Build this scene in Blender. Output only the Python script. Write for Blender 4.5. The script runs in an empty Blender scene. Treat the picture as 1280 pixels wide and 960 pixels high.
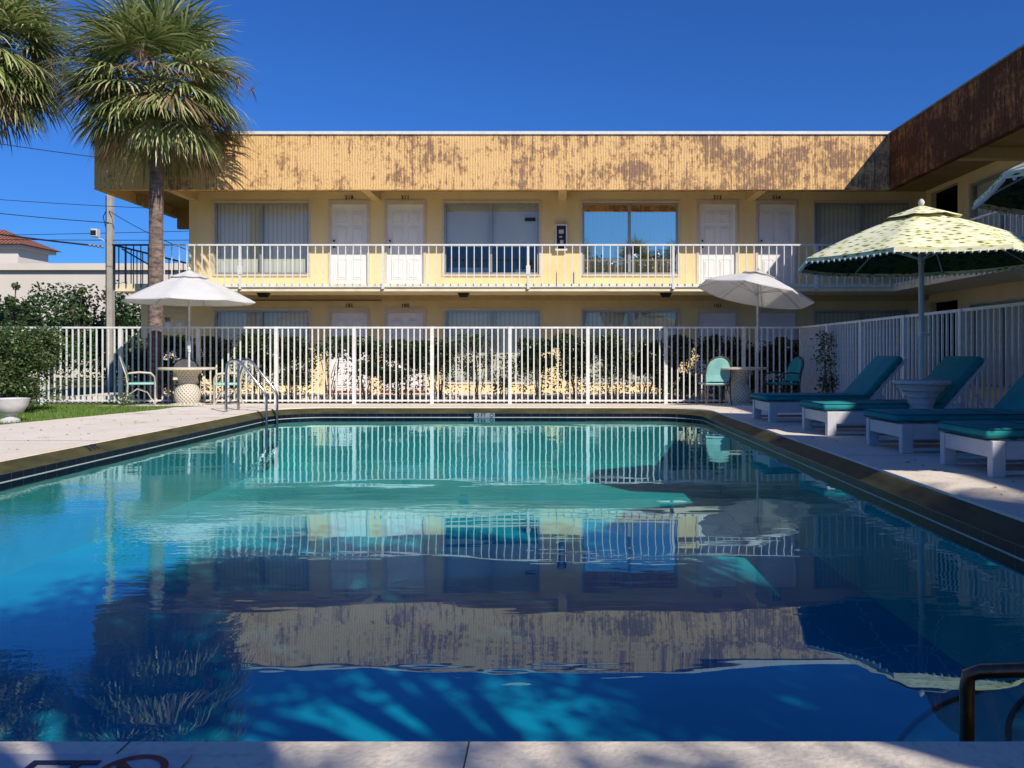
import bpy, bmesh, math, random
from mathutils import Vector, Matrix, noise
R=math.radians; PI=math.pi
rnd=random.Random(7)
scene=bpy.context.scene; COL=scene.collection

# ---------------------------------------------------------------- materials
def mat(name):
    m=bpy.data.materials.new(name); m.use_nodes=True
    nt=m.node_tree; nt.nodes.clear()
    out=nt.nodes.new('ShaderNodeOutputMaterial')
    return m,nt,out
def nd(nt,t,**k):
    n=nt.nodes.new(t)
    for a,b in k.items():
        if a in n.inputs: n.inputs[a].default_value=b
        else: setattr(n,a,b)
    return n
def c4(c): return (c[0],c[1],c[2],1)
def pmat(name,c1,c2=None,scale=6,rough=.7,bump=0,bscale=60,metal=0,stretch=(1,1,1),spec=.4,contrast=(.35,.65),detail=6,transl=0,coords='Object'):
    m,nt,out=mat(name); L=nt.links
    b=nd(nt,'ShaderNodeBsdfPrincipled'); b.inputs['Roughness'].default_value=rough; b.inputs['Metallic'].default_value=metal
    b.inputs['Specular IOR Level'].default_value=spec
    tc=nd(nt,'ShaderNodeTexCoord'); mp=nd(nt,'ShaderNodeMapping'); mp.inputs['Scale'].default_value=stretch
    L.new(tc.outputs[coords],mp.inputs[0])
    if c2 is None: c2=tuple(x*.86 for x in c1)
    n=nd(nt,'ShaderNodeTexNoise'); n.inputs['Scale'].default_value=scale; n.inputs['Detail'].default_value=detail; n.inputs['Roughness'].default_value=.6
    L.new(mp.outputs[0],n.inputs['Vector'])
    r=nd(nt,'ShaderNodeValToRGB'); r.color_ramp.elements[0].position=contrast[0]; r.color_ramp.elements[1].position=contrast[1]
    r.color_ramp.elements[0].color=c4(c1); r.color_ramp.elements[1].color=c4(c2)
    L.new(n.outputs[0],r.inputs[0]); L.new(r.outputs[0],b.inputs['Base Color'])
    if bump:
        n2=nd(nt,'ShaderNodeTexNoise'); n2.inputs['Scale'].default_value=bscale; n2.inputs['Detail'].default_value=4
        L.new(mp.outputs[0],n2.inputs['Vector'])
        bp=nd(nt,'ShaderNodeBump'); bp.inputs['Strength'].default_value=bump; bp.inputs['Distance'].default_value=.01
        L.new(n2.outputs[0],bp.inputs['Height']); L.new(bp.outputs[0],b.inputs['Normal'])
    sh=b.outputs[0]
    if transl:
        t=nd(nt,'ShaderNodeBsdfTranslucent'); L.new(r.outputs[0],t.inputs[0])
        mx=nd(nt,'ShaderNodeMixShader'); mx.inputs[0].default_value=transl
        L.new(b.outputs[0],mx.inputs[1]); L.new(t.outputs[0],mx.inputs[2]); sh=mx.outputs[0]
    L.new(sh,out.inputs[0])
    m['_b']=b.name
    return m

M={}
M['wall']=pmat('ochre_stucco',(.84,.67,.36),(.74,.57,.28),scale=1.6,rough=.9,stretch=(1,1,.35),contrast=(.38,.72),detail=9,bump=.25,bscale=90)
M['slab']=pmat('cream_slab_paint',(.84,.72,.48),(.66,.53,.33),scale=3,rough=.85,stretch=(1,1,.25),contrast=(.45,.8),detail=9,bump=.15)
M['beam']=pmat('cream_beam_paint',(.60,.43,.21),rough=.85)
M['soffit']=pmat('soffit_paint',(.42,.25,.09),(.34,.20,.07),scale=2,rough=.9)
M['cap']=pmat('white_metal_cap',(.75,.72,.66),rough=.5)
M['wingcap']=pmat('darkened_metal_cap',(.30,.27,.23),(.20,.17,.14),rough=.6)  # wing copy of the cap, darkened to dim its mirror image in the water
M['door']=pmat('door_paint',(.83,.81,.79),(.78,.76,.73),scale=3,rough=.5)
M['trim']=pmat('trim_paint',(.66,.58,.46),(.58,.50,.38),scale=4,rough=.6)
M['alu']=pmat('brushed_aluminium',(.42,.42,.40),(.34,.34,.33),scale=10,rough=.4,metal=.5)
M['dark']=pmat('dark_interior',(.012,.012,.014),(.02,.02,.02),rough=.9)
M['rail']=pmat('white_rail_paint',(.78,.77,.74),(.66,.64,.60),scale=9,rough=.45)
M['darkrail']=pmat('dark_blue_rail_paint',(.035,.05,.085),(.02,.03,.05),scale=9,rough=.5)
M['black']=pmat('black_plastic',(.012,.012,.012),(.02,.02,.02),rough=.4)
M['navy']=pmat('navy_print',(.012,.016,.06),rough=.5)
M['red']=pmat('red_print',(.28,.015,.02),rough=.5)
M['redstep']=pmat('red_step_paint',(.32,.05,.03),rough=.7)
M['plate']=pmat('white_tile_plate',(.62,.60,.60),(.5,.48,.49),scale=20,rough=.5)
M['steel']=pmat('stainless_steel',(.55,.54,.52),(.40,.38,.36),scale=8,rough=.18,metal=1)
M['bronze']=pmat('tarnished_steel',(.20,.13,.09),(.10,.07,.05),scale=12,rough=.3,metal=1)
M['canvas']=pmat('white_canvas',(.80,.78,.75),(.74,.72,.69),scale=5,rough=.9,bump=.12,bscale=200,transl=.22)
M['pole']=pmat('pole_paint',(.62,.62,.62),(.52,.52,.52),rough=.35)
M['teal']=pmat('teal_cushion_fabric',(.018,.30,.31),(.012,.24,.255),scale=5,rough=.9,bump=.3,bscale=250)
M['tealdark']=pmat('dark_teal_piping',(.006,.10,.12),rough=.9)
M['mint']=pmat('mint_strap_vinyl',(.30,.62,.56),(.25,.52,.48),scale=5,rough=.5)
M['pvc']=pmat('white_lounger_frame',(.66,.64,.66),(.58,.56,.58),scale=7,rough=.45)
M['chairframe']=pmat('cream_chair_frame',(.62,.56,.46),(.40,.33,.24),scale=9,rough=.5)
M['chairdark']=pmat('brown_chair_frame',(.10,.07,.05),(.06,.045,.03),scale=9,rough=.5)
M['stone']=pmat('cast_stone_cream',(.66,.58,.45),(.56,.49,.38),scale=12,rough=.8,bump=.3,bscale=80)
M['urn']=pmat('white_cast_stone',(.62,.60,.60),(.52,.50,.50),scale=10,rough=.7,bump=.2)
M['bark']=pmat('brown_bark',(.12,.085,.055),(.06,.045,.03),scale=12,rough=.95,bump=.8,bscale=30)
M['stem']=pmat('grey_stems',(.16,.13,.09),(.09,.07,.05),scale=12,rough=.95)
M['soil']=pmat('mulch_soil',(.10,.075,.05),(.17,.14,.09),scale=30,rough=1,bump=.6,bscale=60)
M['concrete_pole']=pmat('concrete_pole',(.45,.41,.34),(.36,.33,.28),scale=5,rough=.9)
M['wire']=pmat('black_wire',(.02,.02,.025),rough=.6)
M['whitebuild']=pmat('white_building_paint',(.72,.64,.55),(.66,.58,.49),scale=.4,rough=.9)
M['olive']=pmat('olive_coping_stone',(.088,.080,.032),(.042,.042,.016),scale=3.5,rough=.6,bump=.3,stretch=(1,1,4),spec=.3)
M['grout']=pmat('white_grout_line',(.60,.56,.50),rough=.6)
M['poolwall']=pmat('pool_plaster_wall',(.10,.42,.42),(.07,.34,.35),scale=2,rough=.8)
M['stepstripe']=pmat('dark_step_tile',(.006,.012,.05),rough=.4)
M['brownsteel']=pmat('brown_trim',(.10,.035,.02),rough=.7)
M['glassdark']=None

def leafmat(name,a,b,c,rough=.5,transl=.25,scale=9):
    m,nt,out=mat(name); L=nt.links
    geo=nd(nt,'ShaderNodeNewGeometry'); 
    r=nd(nt,'ShaderNodeValToRGB'); e=r.color_ramp.elements
    e[0].position=0; e[0].color=c4(a); e[1].position=1; e[1].color=c4(c); k=e.new(.5); k.color=c4(b)
    L.new(geo.outputs['Random Per Island'],r.inputs[0])
    b_=nd(nt,'ShaderNodeBsdfPrincipled'); b_.inputs['Roughness'].default_value=rough; b_.inputs['Specular IOR Level'].default_value=.5
    L.new(r.outputs[0],b_.inputs['Base Color'])
    t=nd(nt,'ShaderNodeBsdfTranslucent'); L.new(r.outputs[0],t.inputs[0])
    mx=nd(nt,'ShaderNodeMixShader'); mx.inputs[0].default_value=transl
    L.new(b_.outputs[0],mx.inputs[1]); L.new(t.outputs[0],mx.inputs[2]); L.new(mx.outputs[0],out.inputs[0])
    return m
M['palmleaf']=leafmat('palm_frond',(.09,.14,.035),(.26,.31,.10),(.62,.60,.30),rough=.4)
M['palmdead']=leafmat('dry_palm_frond',(.12,.07,.04),(.26,.17,.09),(.38,.28,.16),rough=.7)
M['hedgeleaf']=leafmat('hedge_leaf',(.012,.028,.010),(.03,.06,.015),(.10,.13,.05),rough=.35,transl=.12)
M['bushleaf']=leafmat('bush_leaf',(.03,.06,.015),(.07,.12,.03),(.16,.20,.08),rough=.35,transl=.2)
M['treeleaf']=leafmat('tree_leaf',(.012,.035,.010),(.03,.07,.015),(.07,.13,.035),rough=.45,transl=.15)
M['grass']=leafmat('grass_blade',(.08,.17,.02),(.15,.26,.03),(.24,.33,.07),rough=.6,transl=.3)
M['lawn']=pmat('lawn_turf',(.09,.15,.03),(.15,.20,.05),scale=14,rough=1,bump=.6)
M['ground']=pmat('grass_ground',(.10,.12,.05),(.16,.15,.08),scale=.6,rough=1)

def fascia_mat(name,lo,hi,ca=(.78,.49,.215),cb=(.55,.32,.14),cc=(.31,.185,.115)):
    m,nt,out=mat(name); L=nt.links
    tc=nd(nt,'ShaderNodeTexCoord')
    sep=nd(nt,'ShaderNodeSeparateXYZ'); L.new(tc.outputs['Object'],sep.inputs[0])
    add=nd(nt,'ShaderNodeMath',operation='ADD'); L.new(sep.outputs[0],add.inputs[0]); L.new(sep.outputs[1],add.inputs[1])
    cmb=nd(nt,'ShaderNodeCombineXYZ'); L.new(add.outputs[0],cmb.inputs[0]); L.new(sep.outputs[2],cmb.inputs[2])
    def noise_(sc,st,det=5,rg=.6):
        mp=nd(nt,'ShaderNodeMapping'); mp.inputs['Scale'].default_value=st; L.new(cmb.outputs[0],mp.inputs[0])
        n=nd(nt,'ShaderNodeTexNoise'); n.inputs['Scale'].default_value=sc; n.inputs['Detail'].default_value=det; n.inputs['Roughness'].default_value=rg
        L.new(mp.outputs[0],n.inputs['Vector']); return n
    big=noise_(.75,(1,1,1.6),9,.72)
    fine=noise_(13,(1,1,.5),6,.7)
    streak=noise_(9,(1,1,.08),3)
    # position term: more weathering to the right (+x)
    mr=nd(nt,'ShaderNodeMapRange'); mr.inputs[1].default_value=-11; mr.inputs[2].default_value=8; mr.inputs[3].default_value=-.09; mr.inputs[4].default_value=.03
    L.new(add.outputs[0] if False else sep.outputs[0],mr.inputs[0])
    def madd(a,k,b):
        n=nd(nt,'ShaderNodeMath',operation='MULTIPLY_ADD'); L.new(a,n.inputs[0]); n.inputs[1].default_value=k; L.new(b,n.inputs[2]); return n.outputs[0]
    s=madd(fine.outputs[0],.75,big.outputs[0]); s=madd(streak.outputs[0],.55,s); s=madd(mr.outputs[0],1.0,s)
    sb=nd(nt,'ShaderNodeMath',operation='SUBTRACT'); L.new(s,sb.inputs[0]); sb.inputs[1].default_value=.55; s=sb.outputs[0]
    r=nd(nt,'ShaderNodeValToRGB'); e=r.color_ramp.elements
    e[0].position=lo; e[0].color=c4(ca); e[1].position=hi; e[1].color=c4(cc)
    k=e.new((lo+hi)/2); k.color=c4(cb)
    L.new(s,r.inputs[0])
    # pits
    pit=noise_(34,(1,1,.8),3)
    pr=nd(nt,'ShaderNodeValToRGB'); pr.color_ramp.elements[0].position=.58; pr.color_ramp.elements[0].color=(1,1,1,1); pr.color_ramp.elements[1].position=.67; pr.color_ramp.elements[1].color=(.45,.35,.3,1)
    L.new(pit.outputs[0],pr.inputs[0])
    mul=nd(nt,'ShaderNodeMix',data_type='RGBA',blend_type='MULTIPLY'); mul.inputs[0].default_value=1
    L.new(r.outputs[0],mul.inputs[6]); L.new(pr.outputs[0],mul.inputs[7])
    # ribs
    w=nd(nt,'ShaderNodeTexWave'); w.inputs['Scale'].default_value=5.2; w.inputs['Distortion'].default_value=2.2; w.inputs['Detail'].default_value=3; w.inputs['Detail Scale'].default_value=.6
    L.new(cmb.outputs[0],w.inputs['Vector'])
    wr=nd(nt,'ShaderNodeValToRGB'); wr.color_ramp.elements[0].position=.0; wr.color_ramp.elements[0].color=(.62,.56,.50,1); wr.color_ramp.elements[1].position=.3; wr.color_ramp.elements[1].color=(1,1,1,1)
    L.new(w.outputs[0],wr.inputs[0])
    brk=nd(nt,'ShaderNodeMapRange'); brk.inputs[1].default_value=.45; brk.inputs[2].default_value=.65; L.new(big.outputs[0],brk.inputs[0]); brk.inputs[3].default_value=.25; brk.inputs[4].default_value=.9
    mul2=nd(nt,'ShaderNodeMix',data_type='RGBA',blend_type='MULTIPLY'); L.new(brk.outputs[0],mul2.inputs[0])
    L.new(mul.outputs[2],mul2.inputs[6]); L.new(wr.outputs[0],mul2.inputs[7])
    b=nd(nt,'ShaderNodeBsdfPrincipled'); b.inputs['Roughness'].default_value=.9; b.inputs['Specular IOR Level'].default_value=.2
    L.new(mul2.outputs[2],b.inputs['Base Color'])
    h=madd(w.outputs[0],.35,fine.outputs[0])
    bp=nd(nt,'ShaderNodeBump'); bp.inputs['Strength'].default_value=.7; bp.inputs['Distance'].default_value=.02
    L.new(h,bp.inputs['Height']); L.new(bp.outputs[0],b.inputs['Normal']); L.new(b.outputs[0],out.inputs[0])
    return m
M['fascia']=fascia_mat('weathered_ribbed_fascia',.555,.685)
M['fascia_shaded']=fascia_mat('weathered_fascia_painted_shade',.48,.66,(.34,.16,.055),(.19,.08,.03),(.10,.042,.018))  # wing fascia: more patches, with its shade also darkened into the colours

def glass_mat(name,refl,col):
    m,nt,out=mat(name); L=nt.links
    g=nd(nt,'ShaderNodeBsdfGlossy'); g.inputs['Roughness'].default_value=.0; g.inputs[0].default_value=c4(col)
    t=nd(nt,'ShaderNodeBsdfTransparent'); t.inputs[0].default_value=(.86,.88,.84,1)
    tc=nd(nt,'ShaderNodeTexCoord'); n=nd(nt,'ShaderNodeTexNoise'); n.inputs['Scale'].default_value=.9; n.inputs['Detail'].default_value=1
    L.new(tc.outputs['Object'],n.inputs['Vector'])
    bp=nd(nt,'ShaderNodeBump'); bp.inputs['Strength'].default_value=.12; bp.inputs['Distance'].default_value=.01; L.new(n.outputs[0],bp.inputs['Height']); L.new(bp.outputs[0],g.inputs['Normal'])
    mx=nd(nt,'ShaderNodeMixShader'); mx.inputs[0].default_value=refl
    L.new(t.outputs[0],mx.inputs[1]); L.new(g.outputs[0],mx.inputs[2]); L.new(mx.outputs[0],out.inputs[0])
    return m
M['glass']=glass_mat('window_glass',.09,(.9,.95,1))
M['mirror']=glass_mat('reflective_window_glass',.70,(1,.93,.74))
def blind_mat(name,c,period=18):
    m,nt,out=mat(name); L=nt.links
    tc=nd(nt,'ShaderNodeTexCoord'); w=nd(nt,'ShaderNodeTexWave'); w.inputs['Scale'].default_value=period/6.28; w.wave_profile='SAW'
    w.inputs['Distortion'].default_value=.15
    sep=nd(nt,'ShaderNodeSeparateXYZ'); L.new(tc.outputs['Object'],sep.inputs[0]); add=nd(nt,'ShaderNodeMath',operation='ADD'); L.new(sep.outputs[0],add.inputs[0]); L.new(sep.outputs[1],add.inputs[1])
    cmb=nd(nt,'ShaderNodeCombineXYZ'); L.new(add.outputs[0],cmb.inputs[0]); L.new(cmb.outputs[0],w.inputs['Vector'])
    r=nd(nt,'ShaderNodeValToRGB'); r.color_ramp.elements[0].color=c4([x*.55 for x in c]); r.color_ramp.elements[1].color=c4(c); r.color_ramp.elements[1].position=.35
    L.new(w.outputs[0],r.inputs[0]); b=nd(nt,'ShaderNodeBsdfPrincipled'); b.inputs['Roughness'].default_value=.8
    L.new(r.outputs[0],b.inputs['Base Color']); L.new(b.outputs[0],out.inputs[0]); return m
M['blind']=blind_mat('vertical_blind',(.74,.73,.66))
M['shade']=pmat('roller_shade',(.60,.64,.65),(.54,.58,.60),scale=1.5,rough=.8)

def deck_mat():
    m,nt,out=mat('pale_concrete_deck'); L=nt.links
    tc=nd(nt,'ShaderNodeTexCoord')
    n=nd(nt,'ShaderNodeTexNoise'); n.inputs['Scale'].default_value=1.1; n.inputs['Detail'].default_value=7; n.inputs['Roughness'].default_value=.62
    L.new(tc.outputs['Object'],n.inputs['Vector'])
    r=nd(nt,'ShaderNodeValToRGB'); e=r.color_ramp.elements; e[0].position=.3; e[0].color=(.80,.68,.53,1); e[1].position=.7; e[1].color=(.90,.80,.68,1)
    L.new(n.outputs[0],r.inputs[0])
    n2=nd(nt,'ShaderNodeTexNoise'); n2.inputs['Scale'].default_value=45; n2.inputs['Detail'].default_value=4; L.new(tc.outputs['Object'],n2.inputs['Vector'])
    r2=nd(nt,'ShaderNodeValToRGB'); r2.color_ramp.elements[0].position=.3; r2.color_ramp.elements[0].color=(.84,.81,.78,1); r2.color_ramp.elements[1].position=.5; r2.color_ramp.elements[1].color=(1,1,1,1)
    L.new(n2.outputs[0],r2.inputs[0])
    # dark stains
    n3=nd(nt,'ShaderNodeTexNoise'); n3.inputs['Scale'].default_value=2.3; n3.inputs['Detail'].default_value=5; L.new(tc.outputs['Object'],n3.inputs['Vector'])
    r3=nd(nt,'ShaderNodeValToRGB'); r3.color_ramp.elements[0].position=.60; r3.color_ramp.elements[0].color=(1,1,1,1); r3.color_ramp.elements[1].position=.78; r3.color_ramp.elements[1].color=(.6,.56,.52,1)
    L.new(n3.outputs[0],r3.inputs[0])
    a=nd(nt,'ShaderNodeMix',data_type='RGBA',blend_type='MULTIPLY'); a.inputs[0].default_value=1; L.new(r.outputs[0],a.inputs[6]); L.new(r2.outputs[0],a.inputs[7])
    a2=nd(nt,'ShaderNodeMix',data_type='RGBA',blend_type='MULTIPLY'); a2.inputs[0].default_value=1; L.new(a.outputs[2],a2.inputs[6]); L.new(r3.outputs[0],a2.inputs[7])
    b=nd(nt,'ShaderNodeBsdfPrincipled'); b.inputs['Roughness'].default_value=.85
    L.new(a2.outputs[2],b.inputs['Base Color'])
    n4=nd(nt,'ShaderNodeTexNoise'); n4.inputs['Scale'].default_value=70; n4.inputs['Detail'].default_value=5; L.new(tc.outputs['Object'],n4.inputs['Vector'])
    bp=nd(nt,'ShaderNodeBump'); bp.inputs['Strength'].default_value=.5; bp.inputs['Distance'].default_value=.006
    L.new(n4.outputs[0],bp.inputs['Height']); L.new(bp.outputs[0],b.inputs['Normal']); L.new(b.outputs[0],out.inputs[0])
    return m
M['deck']=deck_mat()

def tile_mat():
    m,nt,out=mat('navy_waterline_tile'); L=nt.links
    tc=nd(nt,'ShaderNodeTexCoord'); sep=nd(nt,'ShaderNodeSeparateXYZ'); L.new(tc.outputs['Object'],sep.inputs[0])
    add=nd(nt,'ShaderNodeMath',operation='ADD'); L.new(sep.outputs[0],add.inputs[0]); L.new(sep.outputs[1],add.inputs[1])
    md=nd(nt,'ShaderNodeMath',operation='PINGPONG'); md.inputs[1].default_value=.076; L.new(add.outputs[0],md.inputs[0])
    lt=nd(nt,'ShaderNodeMath',operation='LESS_THAN'); lt.inputs[1].default_value=.0018; L.new(md.outputs[0],lt.inputs[0])
    mx=nd(nt,'ShaderNodeMix',data_type='RGBA'); mx.inputs[6].default_value=(.004,.004,.016,1); mx.inputs[7].default_value=(.09,.09,.09,1)
    L.new(lt.outputs[0],mx.inputs[0]); b=nd(nt,'ShaderNodeBsdfPrincipled'); b.inputs['Roughness'].default_value=.4; b.inputs['Specular IOR Level'].default_value=.25
    L.new(mx.outputs[2],b.inputs['Base Color']); L.new(b.outputs[0],out.inputs[0]); return m
M['tile']=tile_mat()

def floor_mat():
    m,nt,out=mat('pool_plaster_floor'); L=nt.links
    tc=nd(nt,'ShaderNodeTexCoord'); sep=nd(nt,'ShaderNodeSeparateXYZ'); L.new(tc.outputs['Object'],sep.inputs[0])
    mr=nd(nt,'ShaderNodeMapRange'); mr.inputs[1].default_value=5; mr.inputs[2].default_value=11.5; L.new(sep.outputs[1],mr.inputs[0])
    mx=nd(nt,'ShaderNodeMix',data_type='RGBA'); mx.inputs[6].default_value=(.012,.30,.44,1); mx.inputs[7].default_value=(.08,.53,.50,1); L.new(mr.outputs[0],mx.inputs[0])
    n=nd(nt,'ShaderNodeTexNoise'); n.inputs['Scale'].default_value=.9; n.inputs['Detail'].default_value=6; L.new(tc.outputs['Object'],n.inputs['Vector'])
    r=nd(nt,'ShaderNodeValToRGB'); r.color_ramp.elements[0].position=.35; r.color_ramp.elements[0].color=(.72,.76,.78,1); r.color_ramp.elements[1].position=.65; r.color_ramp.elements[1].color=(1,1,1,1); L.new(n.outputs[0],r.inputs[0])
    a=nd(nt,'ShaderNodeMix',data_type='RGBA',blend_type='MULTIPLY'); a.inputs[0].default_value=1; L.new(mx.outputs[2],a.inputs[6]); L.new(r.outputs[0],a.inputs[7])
    b=nd(nt,'ShaderNodeBsdfPrincipled'); b.inputs['Roughness'].default_value=.9; b.inputs['Specular IOR Level'].default_value=0
    L.new(a.outputs[2],b.inputs['Base Color']); L.new(b.outputs[0],out.inputs[0]); return m
M['floor']=floor_mat()

def water_mat():
    m,nt,out=mat('pool_water'); L=nt.links
    tc=nd(nt,'ShaderNodeTexCoord'); sep=nd(nt,'ShaderNodeSeparateXYZ'); L.new(tc.outputs['Object'],sep.inputs[0])
    def nz(sc,st,det):
        mp=nd(nt,'ShaderNodeMapping'); mp.inputs['Scale'].default_value=st; L.new(tc.outputs['Object'],mp.inputs[0])
        n=nd(nt,'ShaderNodeTexNoise'); n.inputs['Scale'].default_value=sc; n.inputs['Detail'].default_value=det; L.new(mp.outputs[0],n.inputs['Vector']); return n.outputs[0]
    A=nz(1.1,(.8,1.8,1),1)          # long swell
    B=nz(6,(.55,2.2,1),1)            # small ripples
    C=nz(20,(1,1.3,1),2)           # wind chop on the left
    # wind mask: strong on left side, weak elsewhere, patchy
    mr=nd(nt,'ShaderNodeMapRange'); mr.inputs[1].default_value=-1.2; mr.inputs[2].default_value=-3.3; mr.inputs[3].default_value=.0; mr.inputs[4].default_value=1; L.new(sep.outputs[0],mr.inputs[0])
    my=nd(nt,'ShaderNodeMapRange'); my.inputs[1].default_value=7.5; my.inputs[2].default_value=4.5; my.inputs[3].default_value=0; my.inputs[4].default_value=1; L.new(sep.outputs[1],my.inputs[0])
    P=nz(.7,(1,1,1),2)
    pr=nd(nt,'ShaderNodeMapRange'); pr.inputs[1].default_value=.42; pr.inputs[2].default_value=.62; pr.inputs[3].default_value=.10; pr.inputs[4].default_value=1; L.new(P,pr.inputs[0])
    def mul(a,b):
        n=nd(nt,'ShaderNodeMath',operation='MULTIPLY')
        for i,v in enumerate((a,b)):
            if isinstance(v,(int,float)): n.inputs[i].default_value=v
            else: L.new(v,n.inputs[i])
        return n.outputs[0]
    def addn(a,b):
        n=nd(nt,'ShaderNodeMath',operation='ADD'); L.new(a,n.inputs[0]); L.new(b,n.inputs[1]); return n.outputs[0]
    h=addn(mul(A,.0034),addn(mul(mul(B,pr.outputs[0]),.0008),mul(mul(C,mul(mr.outputs[0],my.outputs[0])),.0011)))
    bp=nd(nt,'ShaderNodeBump'); bp.inputs['Strength'].default_value=1; bp.inputs['Distance'].default_value=1.0; L.new(h,bp.inputs['Height'])
    gi=nd(nt,'ShaderNodeNewGeometry'); dt=nd(nt,'ShaderNodeVectorMath',operation='DOT_PRODUCT'); L.new(gi.outputs['Incoming'],dt.inputs[0]); L.new(bp.outputs[0],dt.inputs[1])
    ab=nd(nt,'ShaderNodeMath',operation='ABSOLUTE'); L.new(dt.outputs['Value'],ab.inputs[0])
    om=nd(nt,'ShaderNodeMath',operation='SUBTRACT',use_clamp=True); om.inputs[0].default_value=1; L.new(ab.outputs[0],om.inputs[1])
    pw=nd(nt,'ShaderNodeMath',operation='POWER'); L.new(om.outputs[0],pw.inputs[0]); pw.inputs[1].default_value=3.9
    fr=nd(nt,'ShaderNodeMath',operation='MULTIPLY_ADD'); L.new(pw.outputs[0],fr.inputs[0]); fr.inputs[1].default_value=.97; fr.inputs[2].default_value=.025
    g=nd(nt,'ShaderNodeBsdfGlossy'); g.inputs['Roughness'].default_value=.0; g.inputs[0].default_value=(.58,.85,.93,1); L.new(bp.outputs[0],g.inputs['Normal'])
    t=nd(nt,'ShaderNodeBsdfTransparent'); t.inputs[0].default_value=(.55,.95,.96,1)
    mx=nd(nt,'ShaderNodeMixShader'); L.new(fr.outputs[0],mx.inputs[0]); L.new(t.outputs[0],mx.inputs[1]); L.new(g.outputs[0],mx.inputs[2])
    L.new(mx.outputs[0],out.inputs[0]); return m
M['water']=water_mat()

def pattern_mat(name,dark):
    m,nt,out=mat(name); L=nt.links
    tc=nd(nt,'ShaderNodeTexCoord')
    mp=nd(nt,'ShaderNodeMapping'); mp.inputs['Scale'].default_value=(8,8,30); L.new(tc.outputs['Object'],mp.inputs[0])
    v=nd(nt,'ShaderNodeTexVoronoi'); v.inputs['Scale'].default_value=1.3; L.new(mp.outputs[0],v.inputs['Vector'])
    r=nd(nt,'ShaderNodeValToRGB'); e=r.color_ramp.elements
    if dark: cols=((.0,(.02,.05,.02)),(.3,(.03,.06,.02)),(.45,(.07,.09,.03)),(.7,(.01,.03,.02)))
    else: cols=((.0,(.02,.09,.06)),(.22,(.04,.13,.07)),(.30,(.68,.66,.24)),(.62,(.84,.82,.60)))
    e[0].position=cols[0][0]; e[0].color=c4(cols[0][1]); e[1].position=cols[3][0]; e[1].color=c4(cols[3][1])
    for p,c in cols[1:3]:
        k=e.new(p); k.color=c4(c)
    L.new(v.outputs['Distance'],r.inputs[0])
    b=nd(nt,'ShaderNodeBsdfPrincipled'); b.inputs['Roughness'].default_value=.9; b.inputs['Specular IOR Level'].default_value=.1; L.new(r.outputs[0],b.inputs['Base Color']); L.new(b.outputs[0],out.inputs[0]); return m
M['pattern']=pattern_mat('yellow_green_pattern_canvas',False)
M['underside']=pattern_mat('dark_green_canopy_underside',True)  # inner layer: darker copy of the pattern for the canopy underside

def lattice_mat():
    m,nt,out=mat('woven_lattice_stone'); L=nt.links
    tc=nd(nt,'ShaderNodeTexCoord'); sep=nd(nt,'ShaderNodeSeparateXYZ'); L.new(tc.outputs['Object'],sep.inputs[0])
    at=nd(nt,'ShaderNodeMath',operation='ARCTAN2'); L.new(sep.outputs[1],at.inputs[0]); L.new(sep.outputs[0],at.inputs[1])
    res=[]
    for s in (1,-1):
        k=nd(nt,'ShaderNodeMath',operation='MULTIPLY'); k.inputs[1].default_value=20*s; L.new(at.outputs[0],k.inputs[0])
        z=nd(nt,'ShaderNodeMath',operation='MULTIPLY_ADD'); z.inputs[1].default_value=85; L.new(sep.outputs[2],z.inputs[0]); L.new(k.outputs[0],z.inputs[2])
        sn=nd(nt,'ShaderNodeMath',operation='SINE'); L.new(z.outputs[0],sn.inputs[0]); res.append(sn.outputs[0])
    mxm=nd(nt,'ShaderNodeMath',operation='MAXIMUM'); L.new(res[0],mxm.inputs[0]); L.new(res[1],mxm.inputs[1])
    r=nd(nt,'ShaderNodeValToRGB'); r.color_ramp.elements[0].position=.0; r.color_ramp.elements[0].color=(.50,.43,.33,1); r.color_ramp.elements[1].position=.6; r.color_ramp.elements[1].color=(.72,.65,.54,1)
    L.new(mxm.outputs[0],r.inputs[0]); b=nd(nt,'ShaderNodeBsdfPrincipled'); b.inputs['Roughness'].default_value=.8
    bp=nd(nt,'ShaderNodeBump'); bp.inputs['Strength'].default_value=.8; bp.inputs['Distance'].default_value=.015; L.new(mxm.outputs[0],bp.inputs['Height']); L.new(bp.outputs[0],b.inputs['Normal'])
    L.new(r.outputs[0],b.inputs['Base Color']); L.new(b.outputs[0],out.inputs[0]); return m
M['lattice']=lattice_mat()
def rooftile():
    m,nt,out=mat('terracotta_tiles'); L=nt.links
    tc=nd(nt,'ShaderNodeTexCoord'); w=nd(nt,'ShaderNodeTexWave'); w.inputs['Scale'].default_value=1.6; w.inputs['Distortion'].default_value=.6; L.new(tc.outputs['Object'],w.inputs['Vector'])
    r=nd(nt,'ShaderNodeValToRGB'); r.color_ramp.elements[0].color=(.14,.045,.025,1); r.color_ramp.elements[1].color=(.36,.13,.07,1); L.new(w.outputs[0],r.inputs[0])
    b=nd(nt,'ShaderNodeBsdfPrincipled'); b.inputs['Roughness'].default_value=.8; L.new(r.outputs[0],b.inputs['Base Color'])
    bp=nd(nt,'ShaderNodeBump'); bp.inputs['Strength'].default_value=.8; bp.inputs['Distance'].default_value=.08; L.new(w.outputs[0],bp.inputs['Height']); L.new(bp.outputs[0],b.inputs['Normal'])
    L.new(b.outputs[0],out.inputs[0]); return m
M['terracotta']=rooftile()
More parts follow.
